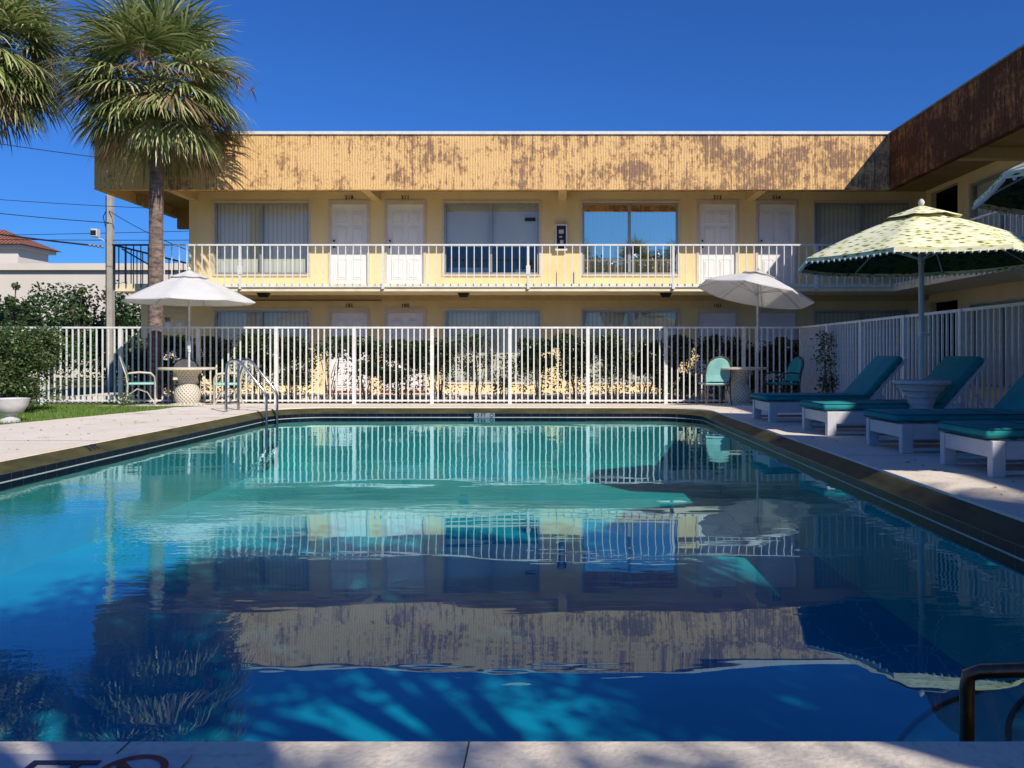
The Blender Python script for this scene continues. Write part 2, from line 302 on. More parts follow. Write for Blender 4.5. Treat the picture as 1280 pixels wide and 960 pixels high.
def palmbark():
    m,nt,out=mat('palm_bark'); L=nt.links
    tc=nd(nt,'ShaderNodeTexCoord'); mp=nd(nt,'ShaderNodeMapping'); mp.inputs['Scale'].default_value=(6,6,14); L.new(tc.outputs['Object'],mp.inputs[0])
    v=nd(nt,'ShaderNodeTexNoise'); v.inputs['Scale'].default_value=1; v.inputs['Detail'].default_value=8; v.inputs['Roughness'].default_value=.7; L.new(mp.outputs[0],v.inputs['Vector'])
    r=nd(nt,'ShaderNodeValToRGB'); r.color_ramp.elements[0].position=.35; r.color_ramp.elements[0].color=(.06,.042,.035,1); r.color_ramp.elements[1].position=.66; r.color_ramp.elements[1].color=(.32,.23,.18,1); L.new(v.outputs[0],r.inputs[0])
    b=nd(nt,'ShaderNodeBsdfPrincipled'); b.inputs['Roughness'].default_value=.95; L.new(r.outputs[0],b.inputs['Base Color'])
    bp=nd(nt,'ShaderNodeBump'); bp.inputs['Strength'].default_value=1; bp.inputs['Distance'].default_value=.03; L.new(v.outputs[0],bp.inputs['Height']); L.new(bp.outputs[0],b.inputs['Normal'])
    L.new(b.outputs[0],out.inputs[0]); return m
M['palmbark']=palmbark()

# ---------------------------------------------------------------- mesh helpers
class MB:
    def __init__(s): s.v=[]; s.f=[]
    def quad(s,a,b,c,d):
        n=len(s.v); s.v+= [tuple(a),tuple(b),tuple(c),tuple(d)]; s.f.append((n,n+1,n+2,n+3))
    def poly(s,pts):
        n=len(s.v); s.v+=[tuple(p) for p in pts]; s.f.append(tuple(range(n,n+len(pts))))
    def box(s,x0,x1,y0,y1,z0,z1,mtx=None):
        n=len(s.v); P=[(x0,y0,z0),(x1,y0,z0),(x1,y1,z0),(x0,y1,z0),(x0,y0,z1),(x1,y0,z1),(x1,y1,z1),(x0,y1,z1)]
        if mtx is not None: P=[tuple(mtx@Vector(p)) for p in P]
        s.v+=P
        for q in ((0,3,2,1),(4,5,6,7),(0,1,5,4),(1,2,6,5),(2,3,7,6),(3,0,4,7)): s.f.append(tuple(n+i for i in q))
        return s
    def beam(s,p,q,w,h,up=(0,0,1)):
        p=Vector(p); q=Vector(q); d=(q-p); l=d.length; d.normalize()
        side=d.cross(Vector(up)); 
        if side.length<1e-4: side=Vector((1,0,0))
        side.normalize(); u=side.cross(d)
        n=len(s.v)
        for t in (p,q):
            for a,b in ((-1,-1),(1,-1),(1,1),(-1,1)): s.v.append(tuple(t+side*a*w/2+u*b*h/2))
        for f in ((0,1,2,3),(7,6,5,4),(0,4,5,1),(1,5,6,2),(2,6,7,3),(3,7,4,0)): s.f.append(tuple(n+i for i in f))
        return s
    def tube(s,pts,r,k=8,cap=True):
        pts=[Vector(p) for p in pts]; rs=r if isinstance(r,(list,tuple)) else [r]*len(pts)
        n0=len(s.v); ref=Vector((0,0,1))
        prevu=None
        for i,p in enumerate(pts):
            if i==0: d=pts[1]-p
            elif i==len(pts)-1: d=p-pts[i-1]
            else: d=(pts[i+1]-pts[i-1])
            d.normalize()
            if prevu is None:
                u=d.cross(ref)
                if u.length<.05: u=d.cross(Vector((1,0,0)))
            else: u=prevu-d*prevu.dot(d)
            u.normalize(); prevu=u; w=d.cross(u)
            for j in range(k):
                a=2*PI*j/k; s.v.append(tuple(p+(u*math.cos(a)+w*math.sin(a))*rs[i]))
        for i in range(len(pts)-1):
            for j in range(k):
                a=n0+i*k+j; b=n0+i*k+(j+1)%k; s.f.append((a,b,b+k,a+k))
        if cap:
            s.f.append(tuple(n0+j for j in range(k))[::-1]); m=n0+(len(pts)-1)*k; s.f.append(tuple(m+j for j in range(k)))
        return s
    def lathe(s,prof,k=32,c=(0,0,0)):
        n0=len(s.v)
        for r,z in prof:
            for j in range(k):
                a=2*PI*j/k; s.v.append((c[0]+r*math.cos(a),c[1]+r*math.sin(a),c[2]+z))
        for i in range(len(prof)-1):
            for j in range(k):
                a=n0+i*k+j; b=n0+i*k+(j+1)%k; s.f.append((a,b,b+k,a+k))
        s.f.append(tuple(n0+j for j in range(k))[::-1]); m=n0+(len(prof)-1)*k; s.f.append(tuple(m+j for j in range(k)))
        return s
    def rbox(s,x0,x1,y0,y1,z0,z1,r,mtx=None,seg=3):
        bm=bmesh.new(); bmesh.ops.create_cube(bm,size=1)
        for v in bm.verts: v.co=Vector(((x0+x1)/2+v.co.x*(x1-x0),(y0+y1)/2+v.co.y*(y1-y0),(z0+z1)/2+v.co.z*(z1-z0)))
        bmesh.ops.bevel(bm,geom=bm.edges[:],offset=r,segments=seg,affect='EDGES',profile=.5)
        n=len(s.v); bm.verts.ensure_lookup_table(); bm.verts.index_update()
        for v in bm.verts:
            s.v.append(tuple(mtx@v.co) if mtx is not None else tuple(v.co))
        for f in bm.faces: s.f.append(tuple(n+v.index for v in f.verts))
        bm.free(); return s
    def build(s,name,m,parent=None,smooth=False,loc=None):
        me=bpy.data.meshes.new(name); me.from_pydata(s.v,[],s.f); me.materials.append(m)
        if smooth:
            me.polygons.foreach_set('use_smooth',[True]*len(me.polygons))
            try: me.set_sharp_from_angle(angle=R(40))
            except Exception: pass
        o=bpy.data.objects.new(name,me); COL.objects.link(o)
        if parent: o.parent=parent
        if loc: o.location=loc
        return o
def tag(o,label=None,cat=None,group=None,kind=None):
    if label: o['label']=label
    if cat: o['category']=cat
    if group: o['group']=group
    if kind: o['kind']=kind
    return o
def thing(name,label,cat,loc=(0,0,0),rz=0,group=None):
    o=bpy.data.objects.new(name,None); o.empty_display_size=.2; COL.objects.link(o); o.location=loc; o.rotation_euler=(0,0,rz)
    return tag(o,label,cat,group)
def copy_tree(o,parent=None):
    c=o.copy(); COL.objects.link(c)
    if parent: c.parent=parent
    for ch in [x for x in bpy.data.objects if x.parent==o]: copy_tree(ch,c)
    return c
def text_mesh(name,s,size,m,parent,loc,rot,ext=.004,shear=0,space=1):
    cu=bpy.data.curves.new('t','FONT'); cu.body=s; cu.size=size; cu.extrude=ext; cu.align_x='CENTER'; cu.align_y='CENTER'; cu.shear=shear; cu.space_character=space; cu.offset=size*.015
    t=bpy.data.objects.new('t',cu); COL.objects.link(t)
    dg=bpy.context.evaluated_depsgraph_get(); me=bpy.data.meshes.new_from_object(t.evaluated_get(dg))
    bpy.data.objects.remove(t); bpy.data.curves.remove(cu)
    me.materials.clear(); me.materials.append(m); me.name=name
    o=bpy.data.objects.new(name,me); COL.objects.link(o); o.location=loc; o.rotation_euler=rot
    if parent: o.parent=parent
    return o

# ---------------------------------------------------------------- camera, sun, sky
cam=bpy.data.cameras.new('camera'); co=bpy.data.objects.new('camera',cam); COL.objects.link(co); scene.camera=co
co.location=(0,0,1.05); co.rotation_euler=(R(90),0,0)
cam.sensor_width=36; cam.lens=995/1280*36; cam.shift_x=-50/1280; cam.shift_y=-37/1280; cam.clip_start=.05; cam.clip_end=3000
SD=Vector((.735,-1,.93)).normalized()   # towards the sun
sl=bpy.data.lights.new('sun','SUN'); so=bpy.data.objects.new('sun',sl); COL.objects.link(so)
sl.energy=5.0; sl.angle=R(.55); sl.color=(1,.94,.84)
so.rotation_euler=SD.to_track_quat('Z','Y').to_euler()
w=bpy.data.worlds.new('World'); scene.world=w; w.use_nodes=True; nt=w.node_tree; nt.nodes.clear()
sk=nt.nodes.new('ShaderNodeTexSky'); sk.sky_type='NISHITA'; sk.sun_disc=False
sk.sun_elevation=math.asin(SD.z); sk.sun_rotation=math.atan2(SD.x,SD.y); sk.air_density=1.0; sk.dust_density=.6; sk.ozone_density=3.0; sk.altitude=0
hs=nt.nodes.new('ShaderNodeHueSaturation'); hs.inputs['Saturation'].default_value=1.0; hs.inputs['Value'].default_value=1.0
bg=nt.nodes.new('ShaderNodeBackground'); bg.inputs[1].default_value=.050; wo=nt.nodes.new('ShaderNodeOutputWorld')
tm=nt.nodes.new('ShaderNodeMix'); tm.data_type='RGBA'; tm.blend_type='MULTIPLY'; tm.inputs[0].default_value=1; tm.inputs[7].default_value=(.45,1.15,2.4,1)
nt.links.new(sk.outputs[0],tm.inputs[6]); nt.links.new(tm.outputs[2],hs.inputs['Color']); nt.links.new(hs.outputs[0],bg.inputs[0]); nt.links.new(bg.outputs[0],wo.inputs[0])
scene.view_settings.view_transform='Standard'; scene.view_settings.look='None'; scene.view_settings.exposure=0; scene.view_settings.gamma=1
try:
    scene.cycles.max_bounces=10; scene.cycles.transparent_max_bounces=24; scene.cycles.caustics_reflective=False; scene.cycles.caustics_refractive=False
except Exception: pass

# ---------------------------------------------------------------- ground, deck, pool
def dz(y): return .16-.05*min(max(y-13.41,0),3.2)
def rrect(x0,x1,y0,y1,rad,off,n=10):
    pts=[]
    for cx,cy,a0 in ((x1-rad,y1-rad,0),(x0+rad,y1-rad,90),(x0+rad,y0+rad,180),(x1-rad,y0+rad,270)):
        for i in range(n+1):
            a=R(a0+90*i/n); pts.append((cx+(rad+off)*math.cos(a),cy+(rad+off)*math.sin(a)))
    return pts
PX0,PX1,PY0,PY1=-4.5,2.4,1.98,13.26
RAD=.75
def outl(off): return rrect(PX0,PX1,PY0,PY1,RAD,off)
def band(mb,o1,z1,o2,z2):
    a=outl(o1); b=outl(o2); n=len(a)
    for i in range(n):
        j=(i+1)%n
        mb.quad((*a[i],z1),(*a[j],z1),(*b[j],z2),(*b[i],z2))
# ground sheet with a hole where the deck and pool are
g=MB(); H=900
hx0,hx1,hy0,hy1=-8.4,5.5,-9,17.1
for (a,b,c,d) in ((-H,hx0,-H,H),(hx1,H,-H,H),(hx0,hx1,-H,hy0),(hx0,hx1,hy1,H)): g.quad((a,c,-.06),(b,c,-.06),(b,d,-.06),(a,d,-.06))
tag(g.build('ground',M['ground']),kind='structure')
s_=MB(); s_.box(-11,9.2,16.95,18.05,-.12,-.02); tag(s_.build('planting_bed',M['soil']),kind='structure')
s_=MB(); s_.box(-11,9.28,18.06,19.79,-.1,.10); tag(s_.build('walkway',M['deck']),kind='structure')
s_=MB(); s_.box(7.9,9.28,-6,18.05,-.1,.10); tag(s_.build('walkway',M['deck']),kind='structure')
d=MB()
ex0,ex1,ey0,ey1=PX0-.16,PX1+.16,PY0-.16,PY1+.16
o=outl(.15)
def proj(p):
    cx=min(max(p[0],PX0+RAD),PX1-RAD); cy=min(max(p[1],PY0+RAD),PY1-RAD)
    dx,dy=p[0]-cx,p[1]-cy; t=1e9
    if dx>1e-6: t=min(t,(ex1-cx)/dx)
    if dx<-1e-6: t=min(t,(ex0-cx)/dx)
    if dy>1e-6: t=min(t,(ey1-cy)/dy)
    if dy<-1e-6: t=min(t,(ey0-cy)/dy)
    return (cx+dx*t,cy+dy*t)
n=len(o)
for i in range(n):
    j=(i+1)%n; a,b=proj(o[i]),proj(o[j])
    d.quad((*o[i],.16),(*o[j],.16),(*b,.16),(*a,.16))
    # corner wedge
    if abs(a[0]-b[0])>1e-5 and abs(a[1]-b[1])>1e-5:
        cxx=ex1 if a[0]>0 else ex0; cyy=ey1 if a[1]>7 else ey0
        d.poly([(*a,.16),(*b,.16),(cxx,cyy,.16)])
d.quad((ex1,ey0,.16),(hx1,ey0,.16),(hx1,13.41,.16),(ex1,13.41,.16))
d.quad((hx0,hy0,.16),(hx1,hy0,.16),(hx1,ey0,.16),(hx0,ey0,.16))
d.poly([(hx0,ey0,.16),(ex0,ey0,.16),(ex0,13.41,.16),(-6.35,13.41,.16),(-6.35,12.8,.16),(-6.9,10.4,.16),(-7.9,6.5,.16),(hx0,6,.16)])
d.quad((-6.35,13.41,.16),(hx1,13.41,.16),(hx1,14.6,dz(14.6)),(-6.35,14.6,dz(14.6)))
d.quad((hx0,14.6,dz(14.6)),(hx1,14.6,dz(14.6)),(hx1,hy1,dz(hy1)),(hx0,hy1,dz(hy1)))
tag(d.build('pool_deck',M['deck']),kind='structure')
# lawn on the left
l=MB()
l.poly([(-8.4,6.0,.135),(-7.9,6.5,.135),(-6.9,10.4,.135),(-6.35,12.8,.135),(-6.35,13.41,.135),(-16,13.41,.135),(-16,6,.135)])
l.quad((-16,13.41,.135),(-6.35,13.41,.135),(-6.35,14.6,dz(14.6)-.02),(-16,14.6,dz(14.6)-.02))
l.quad((-16,14.6,dz(14.6)-.02),(-8.4,14.6,dz(14.6)-.02),(-8.4,16.9,-.01),(-16,16.9,-.01))
tag(l.build('lawn',M['lawn']),kind='structure')
gr=MB()
def lawn_edge(y):
    P=[(6,-8.3),(6.5,-7.9),(10.4,-6.9),(12.8,-6.35),(14.55,-6.35)]
    for (a,xa),(b,xb) in zip(P,P[1:]):
        if a<=y<=b: return xa+(xb-xa)*(y-a)/(b-a)
    return -8.5
for i in range(26000):
    y=rnd.uniform(8,16.6); e=lawn_edge(y); x=e-rnd.random()**1.3*4.5
    z=dz(y)-.025; hgt=rnd.uniform(.02,.055); a=rnd.uniform(0,PI*2); wv=.006
    dx,dy=math.cos(a)*wv,math.sin(a)*wv; lx,ly=rnd.uniform(-.02,.02),rnd.uniform(-.02,.02)
    nn=len(gr.v); gr.v+=[(x-dx,y-dy,z),(x+dx,y+dy,z),(x+lx,y+ly,z+hgt)]; gr.f.append((nn,nn+1,nn+2))
tag(gr.build('grass',M['grass']),'short sunlit green grass between the deck and the left fence','grass',kind='stuff')

for k,(a,b,c_,d_) in enumerate([(-6.9,-4.67,4.6,4.612),(-6.6,-4.67,8.2,8.212),(-6.3,-4.67,11.8,11.812),(2.57,5.15,4.0,4.012),(2.57,5.15,7.0,7.012),(2.57,5.15,10.0,10.012),(2.57,5.15,13.0,13.012)]):
    t=MB(); t.quad((a,c_,.1635),(b,c_,.1635),(b,d_,.1635),(a,d_,.1635)); tag(t.build('deck_joint',M['stem']),kind='structure')
lf=MB()
for i in range(420):
    x=rnd.uniform(-6.4,-4.8) if rnd.random()<.35 else rnd.uniform(2.7,5.1); y=rnd.uniform(5,13.2)
    if rnd.random()<.35: x=rnd.uniform(-9,5); y=rnd.uniform(16.3,16.9)
    a=rnd.uniform(0,6.28); L_=rnd.uniform(.012,.03); z=dz(y)+.006
    lf.quad((x-L_*math.cos(a),y-L_*math.sin(a),z),(x+L_*.3*math.sin(a),y-L_*.3*math.cos(a),z+.006),(x+L_*math.cos(a),y+L_*math.sin(a),z),(x-L_*.3*math.sin(a),y+L_*.3*math.cos(a),z+.004))
tag(lf.build('leaf_litter',M['palmdead']),'scattered small dry brown leaves on the pool deck','leaf litter',kind='stuff')
pool=thing('swimming_pool','large rectangular in-ground pool with olive edging and navy waterline tile','swimming pool',(0,0,0))
cp=MB()
lp=MB(); band(lp,.15,.16,.15,.146); band(lp,.15,.146,.14,.1455); lp.build('deck_lip',M['deck'],pool)
prof=[(.14,.1455),(.13,.143),(.115,.135),(.085,.115),(.05,.088),(.012,.064)]
for (o1,z1),(o2,z2) in zip(prof,prof[1:]): band(cp,o1,z1,o2,z2)
cp.build('coping',M['olive'],pool,smooth=True)
t_=MB(); band(t_,.004,.064,.004,.006); band(t_,.004,-.006,.004,-.07); t_.build('tile_band',M['tile'],pool)
t_=MB(); band(t_,.002,.006,.002,-.006); t_.build('grout_line',M['grout'],pool)
FZ=-.78
t_=MB(); band(t_,.006,-.07,.006,FZ); t_.build('pool_wall',M['poolwall'],pool)
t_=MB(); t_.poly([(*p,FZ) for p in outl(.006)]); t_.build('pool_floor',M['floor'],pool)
def arc_step(rad,z0,z1,nm):
    c=(2.4,1.98); P=[(c[0]+rad*math.cos(R(a)),c[1]+rad*math.sin(R(a))) for a in range(90,181,5)]
    st=MB(); st.poly([(*c,z1)]+[(*p,z1) for p in P])
    for p,q in zip(P,P[1:]): st.quad((*p,z1),(*p,z0),(*q,z0),(*q,z1))
    so_=st.build('step',M['poolwall'],pool)
    tr=MB(); tr.tube([(p[0],p[1],z1+.004) for p in P],.010,6); tr.build('step_edge',M['stepstripe'],so_)
arc_step(1.45,FZ+.01,-.34,'a'); arc_step(1.10,-.339,-.16,'b')
w_=MB(); w_.poly([(*p,0) for p in outl(.0)]); tag(w_.build('water',M['water']),kind='structure')

# near edge of the deck: coping slab joints, marker plate
for x in (-.97,-.19):
    jt=MB(); jt.box(x-.0015,x+.0015,1.45,1.832,.155,.1615); jt.build('coping_joint',M['stem'],pool)
mk=thing('depth_marker','white deck plate by the near pool edge printed FT beside a red no-diving ring','pool marker',(-1.02,1.66,.164))
t_=MB(); t_.box(-.36,.225,-.10,.10,0,.003); t_.build('plate',M['plate'],mk)
text_mesh('lettering','FT',.145,M['navy'],mk,(-.035,.01,.0045),(0,0,0),ext=.0008,space=1.0)
def ring(mb,cx,cy,cz,r0,r1,k=40,axis='z'):
    for i in range(k):
        a,b=2*PI*i/k,2*PI*(i+1)/k
        P=[(r0*math.cos(a),r0*math.sin(a)),(r1*math.cos(a),r1*math.sin(a)),(r1*math.cos(b),r1*math.sin(b)),(r0*math.cos(b),r0*math.sin(b))]
        mb.quad(*[(cx+p[0],cy+p[1],cz) for p in P])
t_=MB(); ring(t_,.13,.02,.0052,.058,.073); t_.beam((.13-.045,.02+.045,.0050),(.13+.045,.02-.045,.0050),.014,.001); t_.build('no_diving_ring',M['red'],mk)
t_=MB(); t_.tube([(.10,.03,.0045),(.13,.025,.0045),(.165,.005,.0045)],.006,6); t_.tube([(.085,.055,.0045),(.10,.03,.0045),(.12,.0,.0045)],.004,6); t_.build('diver_symbol',M['black'],mk)
def wall_marker(label,loc,rz,txt):
    e=thing('depth_marker',label,'pool marker',loc,rz)
    t=MB(); t.box(-.17,.17,-.012,-.002,-.075,.0); t.build('plate',M['alu'],e)
    text_mesh('lettering',txt,.08,M['navy'],e,(-.05,-.014,-.037),(R(90),0,0),ext=.001)
    t=MB(); 
    for i in range(24):
        a,b=2*PI*i/24,2*PI*(i+1)/24
        t.quad(*[(.12+r*math.cos(q),-.0145,-.037+r*math.sin(q)) for r,q in ((.022,a),(.033,a),(.033,b),(.022,b))])
    t.build('no_diving_ring',M['navy'],e)
wall_marker('small tile depth marker in the middle of the far pool edge',(-1.12,13.2,.078),0,'3 FT')
for nm,lab,x,y,rz in (('depth_lettering','dark painted depth lettering on the sunlit left pool edge',-4.585,7.95,R(90)),('depth_lettering','dark painted depth lettering on the shaded right pool edge',2.485,8.7,R(-90))):
    t=text_mesh(nm,'3 FT',.11,M['navy'],None,(x,y,.1225),(R(38) ,0,rz),ext=.001); tag(t,lab,'pool marker')

# ladder on the left pool wall
ld=thing('pool_ladder','chromed pool ladder with two sloping handrails at the left pool wall','pool ladder',(-4.4,12.5,0))
for y in (-.24,.24):
    t=MB(); pts=[(-.62,y,.15),(-.62,y,.80),(-.60,y,.90),(-.55,y,.955),(-.47,y,.965),(-.40,y,.93),(-.05,y,.50),(-.015,y,.44),(0,y,.38),(0,y,-.70)]
    t.tube(pts,.021,10); t.build('handrail',M['steel'],ld,smooth=True)
t=MB(); t.tube([(-.62,-.24,.30),(-.62,.24,.30)],.012,8); t.build('crossbar',M['bronze'],ld,smooth=True)
for z in (-.10,-.34,-.58):
    t=MB(); t.box(-.035,.035,-.24,.24,z-.012,z+.012); t.build('rung',M['steel'],ld)
# handrail by the near steps
hr=thing('step_handrail','dark metal grab rail rising out of the near right pool steps','handrail',(1.095,2.1,0))
t=MB(); t.tube([(0,0,-.34),(0,0,.17),(.003,-.002,.205),(.03,-.02,.222),(.12,-.11,.262),(.62,-.62,.60),(.72,-.72,.62),(.78,-.78,.55),(.80,-.80,.15)],.019,12); t.build('rail',M['bronze'],hr,smooth=True)

# ---------------------------------------------------------------- motel
WY=19.8; FY=18.4; WX=9.3; FX=7.8
def wall_open(mb,mapf,u0,u1,z0,z1,ops,depth=.14):
    us=sorted({u0,u1,*[v for o in ops for v in (o[0],o[1]) if u0<v<u1]}); zs=sorted({z0,z1,*[v for o in ops for v in (o[2],o[3]) if z0<v<z1]})
    for a,b in zip(us,us[1:]):
        for c,e in zip(zs,zs[1:]):
            mu,mz=(a+b)/2,(c+e)/2
            if any(o[0]<mu<o[1] and o[2]<mz<o[3] for o in ops): continue
            mb.quad(mapf(a,0,c),mapf(b,0,c),mapf(b,0,e),mapf(a,0,e))
    for a,b,c,e in ops:
        mb.quad(mapf(a,0,c),mapf(a,depth,c),mapf(a,depth,e),mapf(a,0,e)); mb.quad(mapf(b,0,c),mapf(b,0,e),mapf(b,depth,e),mapf(b,depth,c))
        mb.quad(mapf(a,0,e),mapf(a,depth,e),mapf(b,depth,e),mapf(b,0,e)); mb.quad(mapf(a,0,c),mapf(b,0,c),mapf(b,depth,c),mapf(a,depth,c))
def mbox(mb,mapf,u0,u1,d0,d1,z0,z1):
    P=[mapf(u0,d0,z0),mapf(u1,d0,z0),mapf(u1,d1,z0),mapf(u0,d1,z0),mapf(u0,d0,z1),mapf(u1,d0,z1),mapf(u1,d1,z1),mapf(u0,d1,z1)]
    n=len(mb.v); mb.v+=P
    for q in ((0,3,2,1),(4,5,6,7),(0,1,5,4),(1,2,6,5),(2,3,7,6),(3,0,4,7)): mb.f.append(tuple(n+i for i in q))
backmap=lambda u,d_,z:(u,WY+d_,z)
wingmap=lambda u,d_,z:(WX+d_,WY-u,z)       # u runs towards the camera
def door(parent,mapf,u0,u1,z0,num=None,rot=0,kn=1,label=None):
    z1=z0+2.03; fr=.055
    t=MB(); mbox(t,mapf,u0+fr,u1-fr,.03,.08,z0,z1-fr)
    a,b=u0+fr,u1-fr; w_=b-a; st=.13*w_; pw=(w_-3*st)/2
    for k in range(2):
        p=a+st+k*(pw+st)
        for q0,q1 in ((.12,.62),(.74,1.42),(1.52,1.80)):
            mbox(t,mapf,p,p+pw,.018,.03,z0+q0,z0+q0+.012); mbox(t,mapf,p,p+pw,.018,.03,z0+q1-.012,z0+q1)
            mbox(t,mapf,p,p+.012,.018,.03,z0+q0+.012,z0+q1-.012); mbox(t,mapf,p+pw-.012,p+pw,.018,.03,z0+q0+.012,z0+q1-.012)
            mbox(t,mapf,p+.04,p+pw-.04,.014,.03,z0+q0+.05,z0+q1-.05)
    dr=t.build('door',M['door'],parent)
    if label: dr['label']=label
    t=MB(); mbox(t,mapf,u0-.01,u0+fr,-.02,.05,z0,z1); mbox(t,mapf,u1-fr,u1+.01,-.02,.05,z0,z1); mbox(t,mapf,u0-.01,u1+.01,-.02,.05,z1-fr+.055,z1+.055-.0); mbox(t,mapf,u0+fr,u1-fr,-.018,.05,z1-fr,z1)
    t.build('frame',M['trim'],dr)
    t=MB()
    for zz,rr in ((.92,.032),(1.07,.026)):
        kx=a+.08 if kn>0 else b-.08
        c=Vector(mapf(kx,.0,z0+zz)); e=Vector(mapf(kx,-.045,z0+zz)); s=Vector(mapf(kx,.03,z0+zz)); t.tube([s,c,e],[rr*.6,rr*.6,rr],10)
    t.build('knob',M['black'],dr,smooth=True)
    if num: text_mesh('number',num,.125,M['black'],dr,mapf((u0+u1)/2,-.012,z1+.12),(R(90),0,rot),ext=.006,space=1.15)
    return dr
def window(parent,mapf,u0,u1,z0,z1,style,label=None):
    t=MB(); f=.05
    mbox(t,mapf,u0,u0+f,.02,.10,z0,z1); mbox(t,mapf,u1-f,u1,.02,.10,z0,z1); mbox(t,mapf,u0+f,u1-f,.02,.10,z1-f,z1); mbox(t,mapf,u0+f,u1-f,.02,.10,z0,z0+f)
    m_=(u0+u1)/2-.02; mbox(t,mapf,m_-.035,m_+.035,.012,.10,z0+f,z1-f)
    wd=t.build('window',M['alu'],parent)
    if label: wd['label']=label
    t=MB(); mbox(t,mapf,u0-.05,u0-.001,-.015,.03,z0-.05,z1+.05); mbox(t,mapf,u1+.001,u1+.05,-.015,.03,z0-.05,z1+.05); mbox(t,mapf,u0-.001,u1+.001,-.015,.03,z1+.001,z1+.05); mbox(t,mapf,u0-.001,u1+.001,-.03,.03,z0-.05,z0-.001)
    t.build('trim',M['trim'],wd)
    t=MB(); t.quad(mapf(u0+f,.06,z0+f),mapf(u1-f,.06,z0+f),mapf(u1-f,.06,z1-f),mapf(u0+f,.06,z1-f)); t.build('pane',M['mirror'] if style=='mirror' else M['glass'],wd)
    if style in('blind','mirror'):  # in the mirror window this blind is added only to lighten the pane
        t=MB(); t.quad(mapf(u0,.13,z0),mapf(u1,.13,z0),mapf(u1,.13,z1),mapf(u0,.13,z1)); t.build('blind',M['blind'],wd)
    if style=='halfblind':
        zc=z0+.62
        t=MB(); t.quad(mapf(u0,.13,z0),mapf(u1,.13,z0),mapf(u1,.13,z1),mapf(u0,.13,z1)); t.build('blind',M['blind'],wd)
        
    if style=='shade':
        zc=z0+.70
        t=MB(); t.quad(mapf(u0,.12,zc),mapf(u1,.12,zc),mapf(u1,.12,z1),mapf(u0,.12,z1)); t.build('blind',M['shade'],wd)
        t=MB(); mbox(t,mapf,u1-.62,u1-.08,.45,.5,z0,z0+.18); mbox(t,mapf,u0+.05,m_-.1,.5,.55,z0,z0+.22); t.build('sill_clutter',M['shade'],wd)
        t=MB(); mbox(t,mapf,u1-.36,u1-.09,.050,.056,z1-.46,z1-.37); t.build('sticker',M['black'],wd)
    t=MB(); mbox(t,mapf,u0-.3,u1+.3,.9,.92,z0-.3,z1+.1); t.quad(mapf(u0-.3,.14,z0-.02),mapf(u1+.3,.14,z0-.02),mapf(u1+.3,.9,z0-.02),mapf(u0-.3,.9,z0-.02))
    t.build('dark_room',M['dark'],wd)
    return wd

mo=thing('motel_building','two storey cream motel wing facing the pool with orange ribbed roof fascia','building',(-.5,19.8,0))
mo.location=(0,0,0)
UF=2.80; GF=.11
dU=[(-5.55,-4.54,'210'),(-4.16,-3.14,'211'),(3.60,4.62,'212'),(5.07,6.09,'214')]
dG=[(-9.95+.0,-9.0,None)]
dG=[(-5.55,-4.54,'101'),(-4.16,-3.14,'102'),(3.60,4.62,'103'),(5.07,6.09,'104')]
wU=[(-8.40,-6.05,'blind'),(-2.69,-.32,'shade'),(.756,3.14,'mirror'),(6.53,8.9,'blind')]
wG=[(-8.40,-6.05,'blind'),(-2.66,-.30,'blind'),(.76,3.14,'blind'),(6.53,8.9,'blind')]
ops=[(a,b,UF,UF+2.03) for a,b,_ in dU]+[(a,b,GF,GF+2.03) for a,b,_ in dG]+[(a,b,3.04,4.83) for a,b,_ in wU]+[(a,b,.36,2.15) for a,b,_ in wG]
t=MB(); wall_open(t,backmap,-9.03,WX,0,5.2,ops)
t.quad((-9.03,WY,0),(-9.03,WY,5.2),(-9.03,27,5.2),(-9.03,27,0)); t.quad((-9.03,27,0),(-9.03,27,5.2),(17,27,5.2),(17,27,0))
t.build('wall',M['wall'],mo)
# a lower return wall with an extra door left of the corner (ground floor)
for a,b,num in dU: door(mo,backmap,a,b,UF,num)
for a,b,num in dG:
    dr=door(mo,backmap,a,b,GF,num)
    t=MB(); t.box(a-.05,b+.05,WY-.28,WY-.02,.102,.15); t.build('doorstep',M['redstep'],dr)
lab={'shade':'window with lowered roller shade above a dark lower part','mirror':'window mirroring the blue sky'}
for a,b,s in wU: window(mo,backmap,a,b,3.04,4.83,s,lab.get(s))
for a,b,s in wG: window(mo,backmap,a,b,.36,2.15,s)
# ground floor return wall at the left with a white door
t=MB(); t.box(-10.3,-9.04,19.95,27,0,2.5); t.build('stair_wall',M['wall'],mo)
sm=lambda u,d_,z:(u,19.93+d_,z)
dr=door(mo,sm,-9.86,-9.08,GF,None,label='white ground floor door by the stairs')
text_mesh('number','51',.14,M['black'],dr,(-9.62,19.925,1.92),(R(90),0,0),ext=.006)
# roof
t=MB(); t.box(-10.58,FX,FY,FY+.14,4.86,6.13); t.box(-10.58,-10.44,FY+.14,22.3,4.86,6.13); t.build('fascia',M['fascia'],mo)
t=MB(); t.box(-10.44,-9.2,22.16,22.3,4.55,6.0); t.build('rear_fascia',M['soffit'],mo)
t=MB(); t.box(-10.44,WX-.02,FY+.14,22.16,5.10,5.16); t.build('soffit',M['soffit'],mo)
t=MB(); t.box(-10.44,17,FY+.14,27,5.98,6.05); t.build('roof',M['cap'],mo)
t=MB(); t.box(-10.62,FX+.02,FY-.04,FY+.20,6.132,6.20); t.box(-10.62,-10.40,FY+.20,22.3,6.132,6.20); t.build('roof_edging',M['cap'],mo)
for x in (-8.90,-4.35,.25,4.91): 
    t=MB(); t.box(x-.10,x+.10,FY+.15,WY-.005,4.865,5.095); t.build('roof_beam',M['beam'],mo)
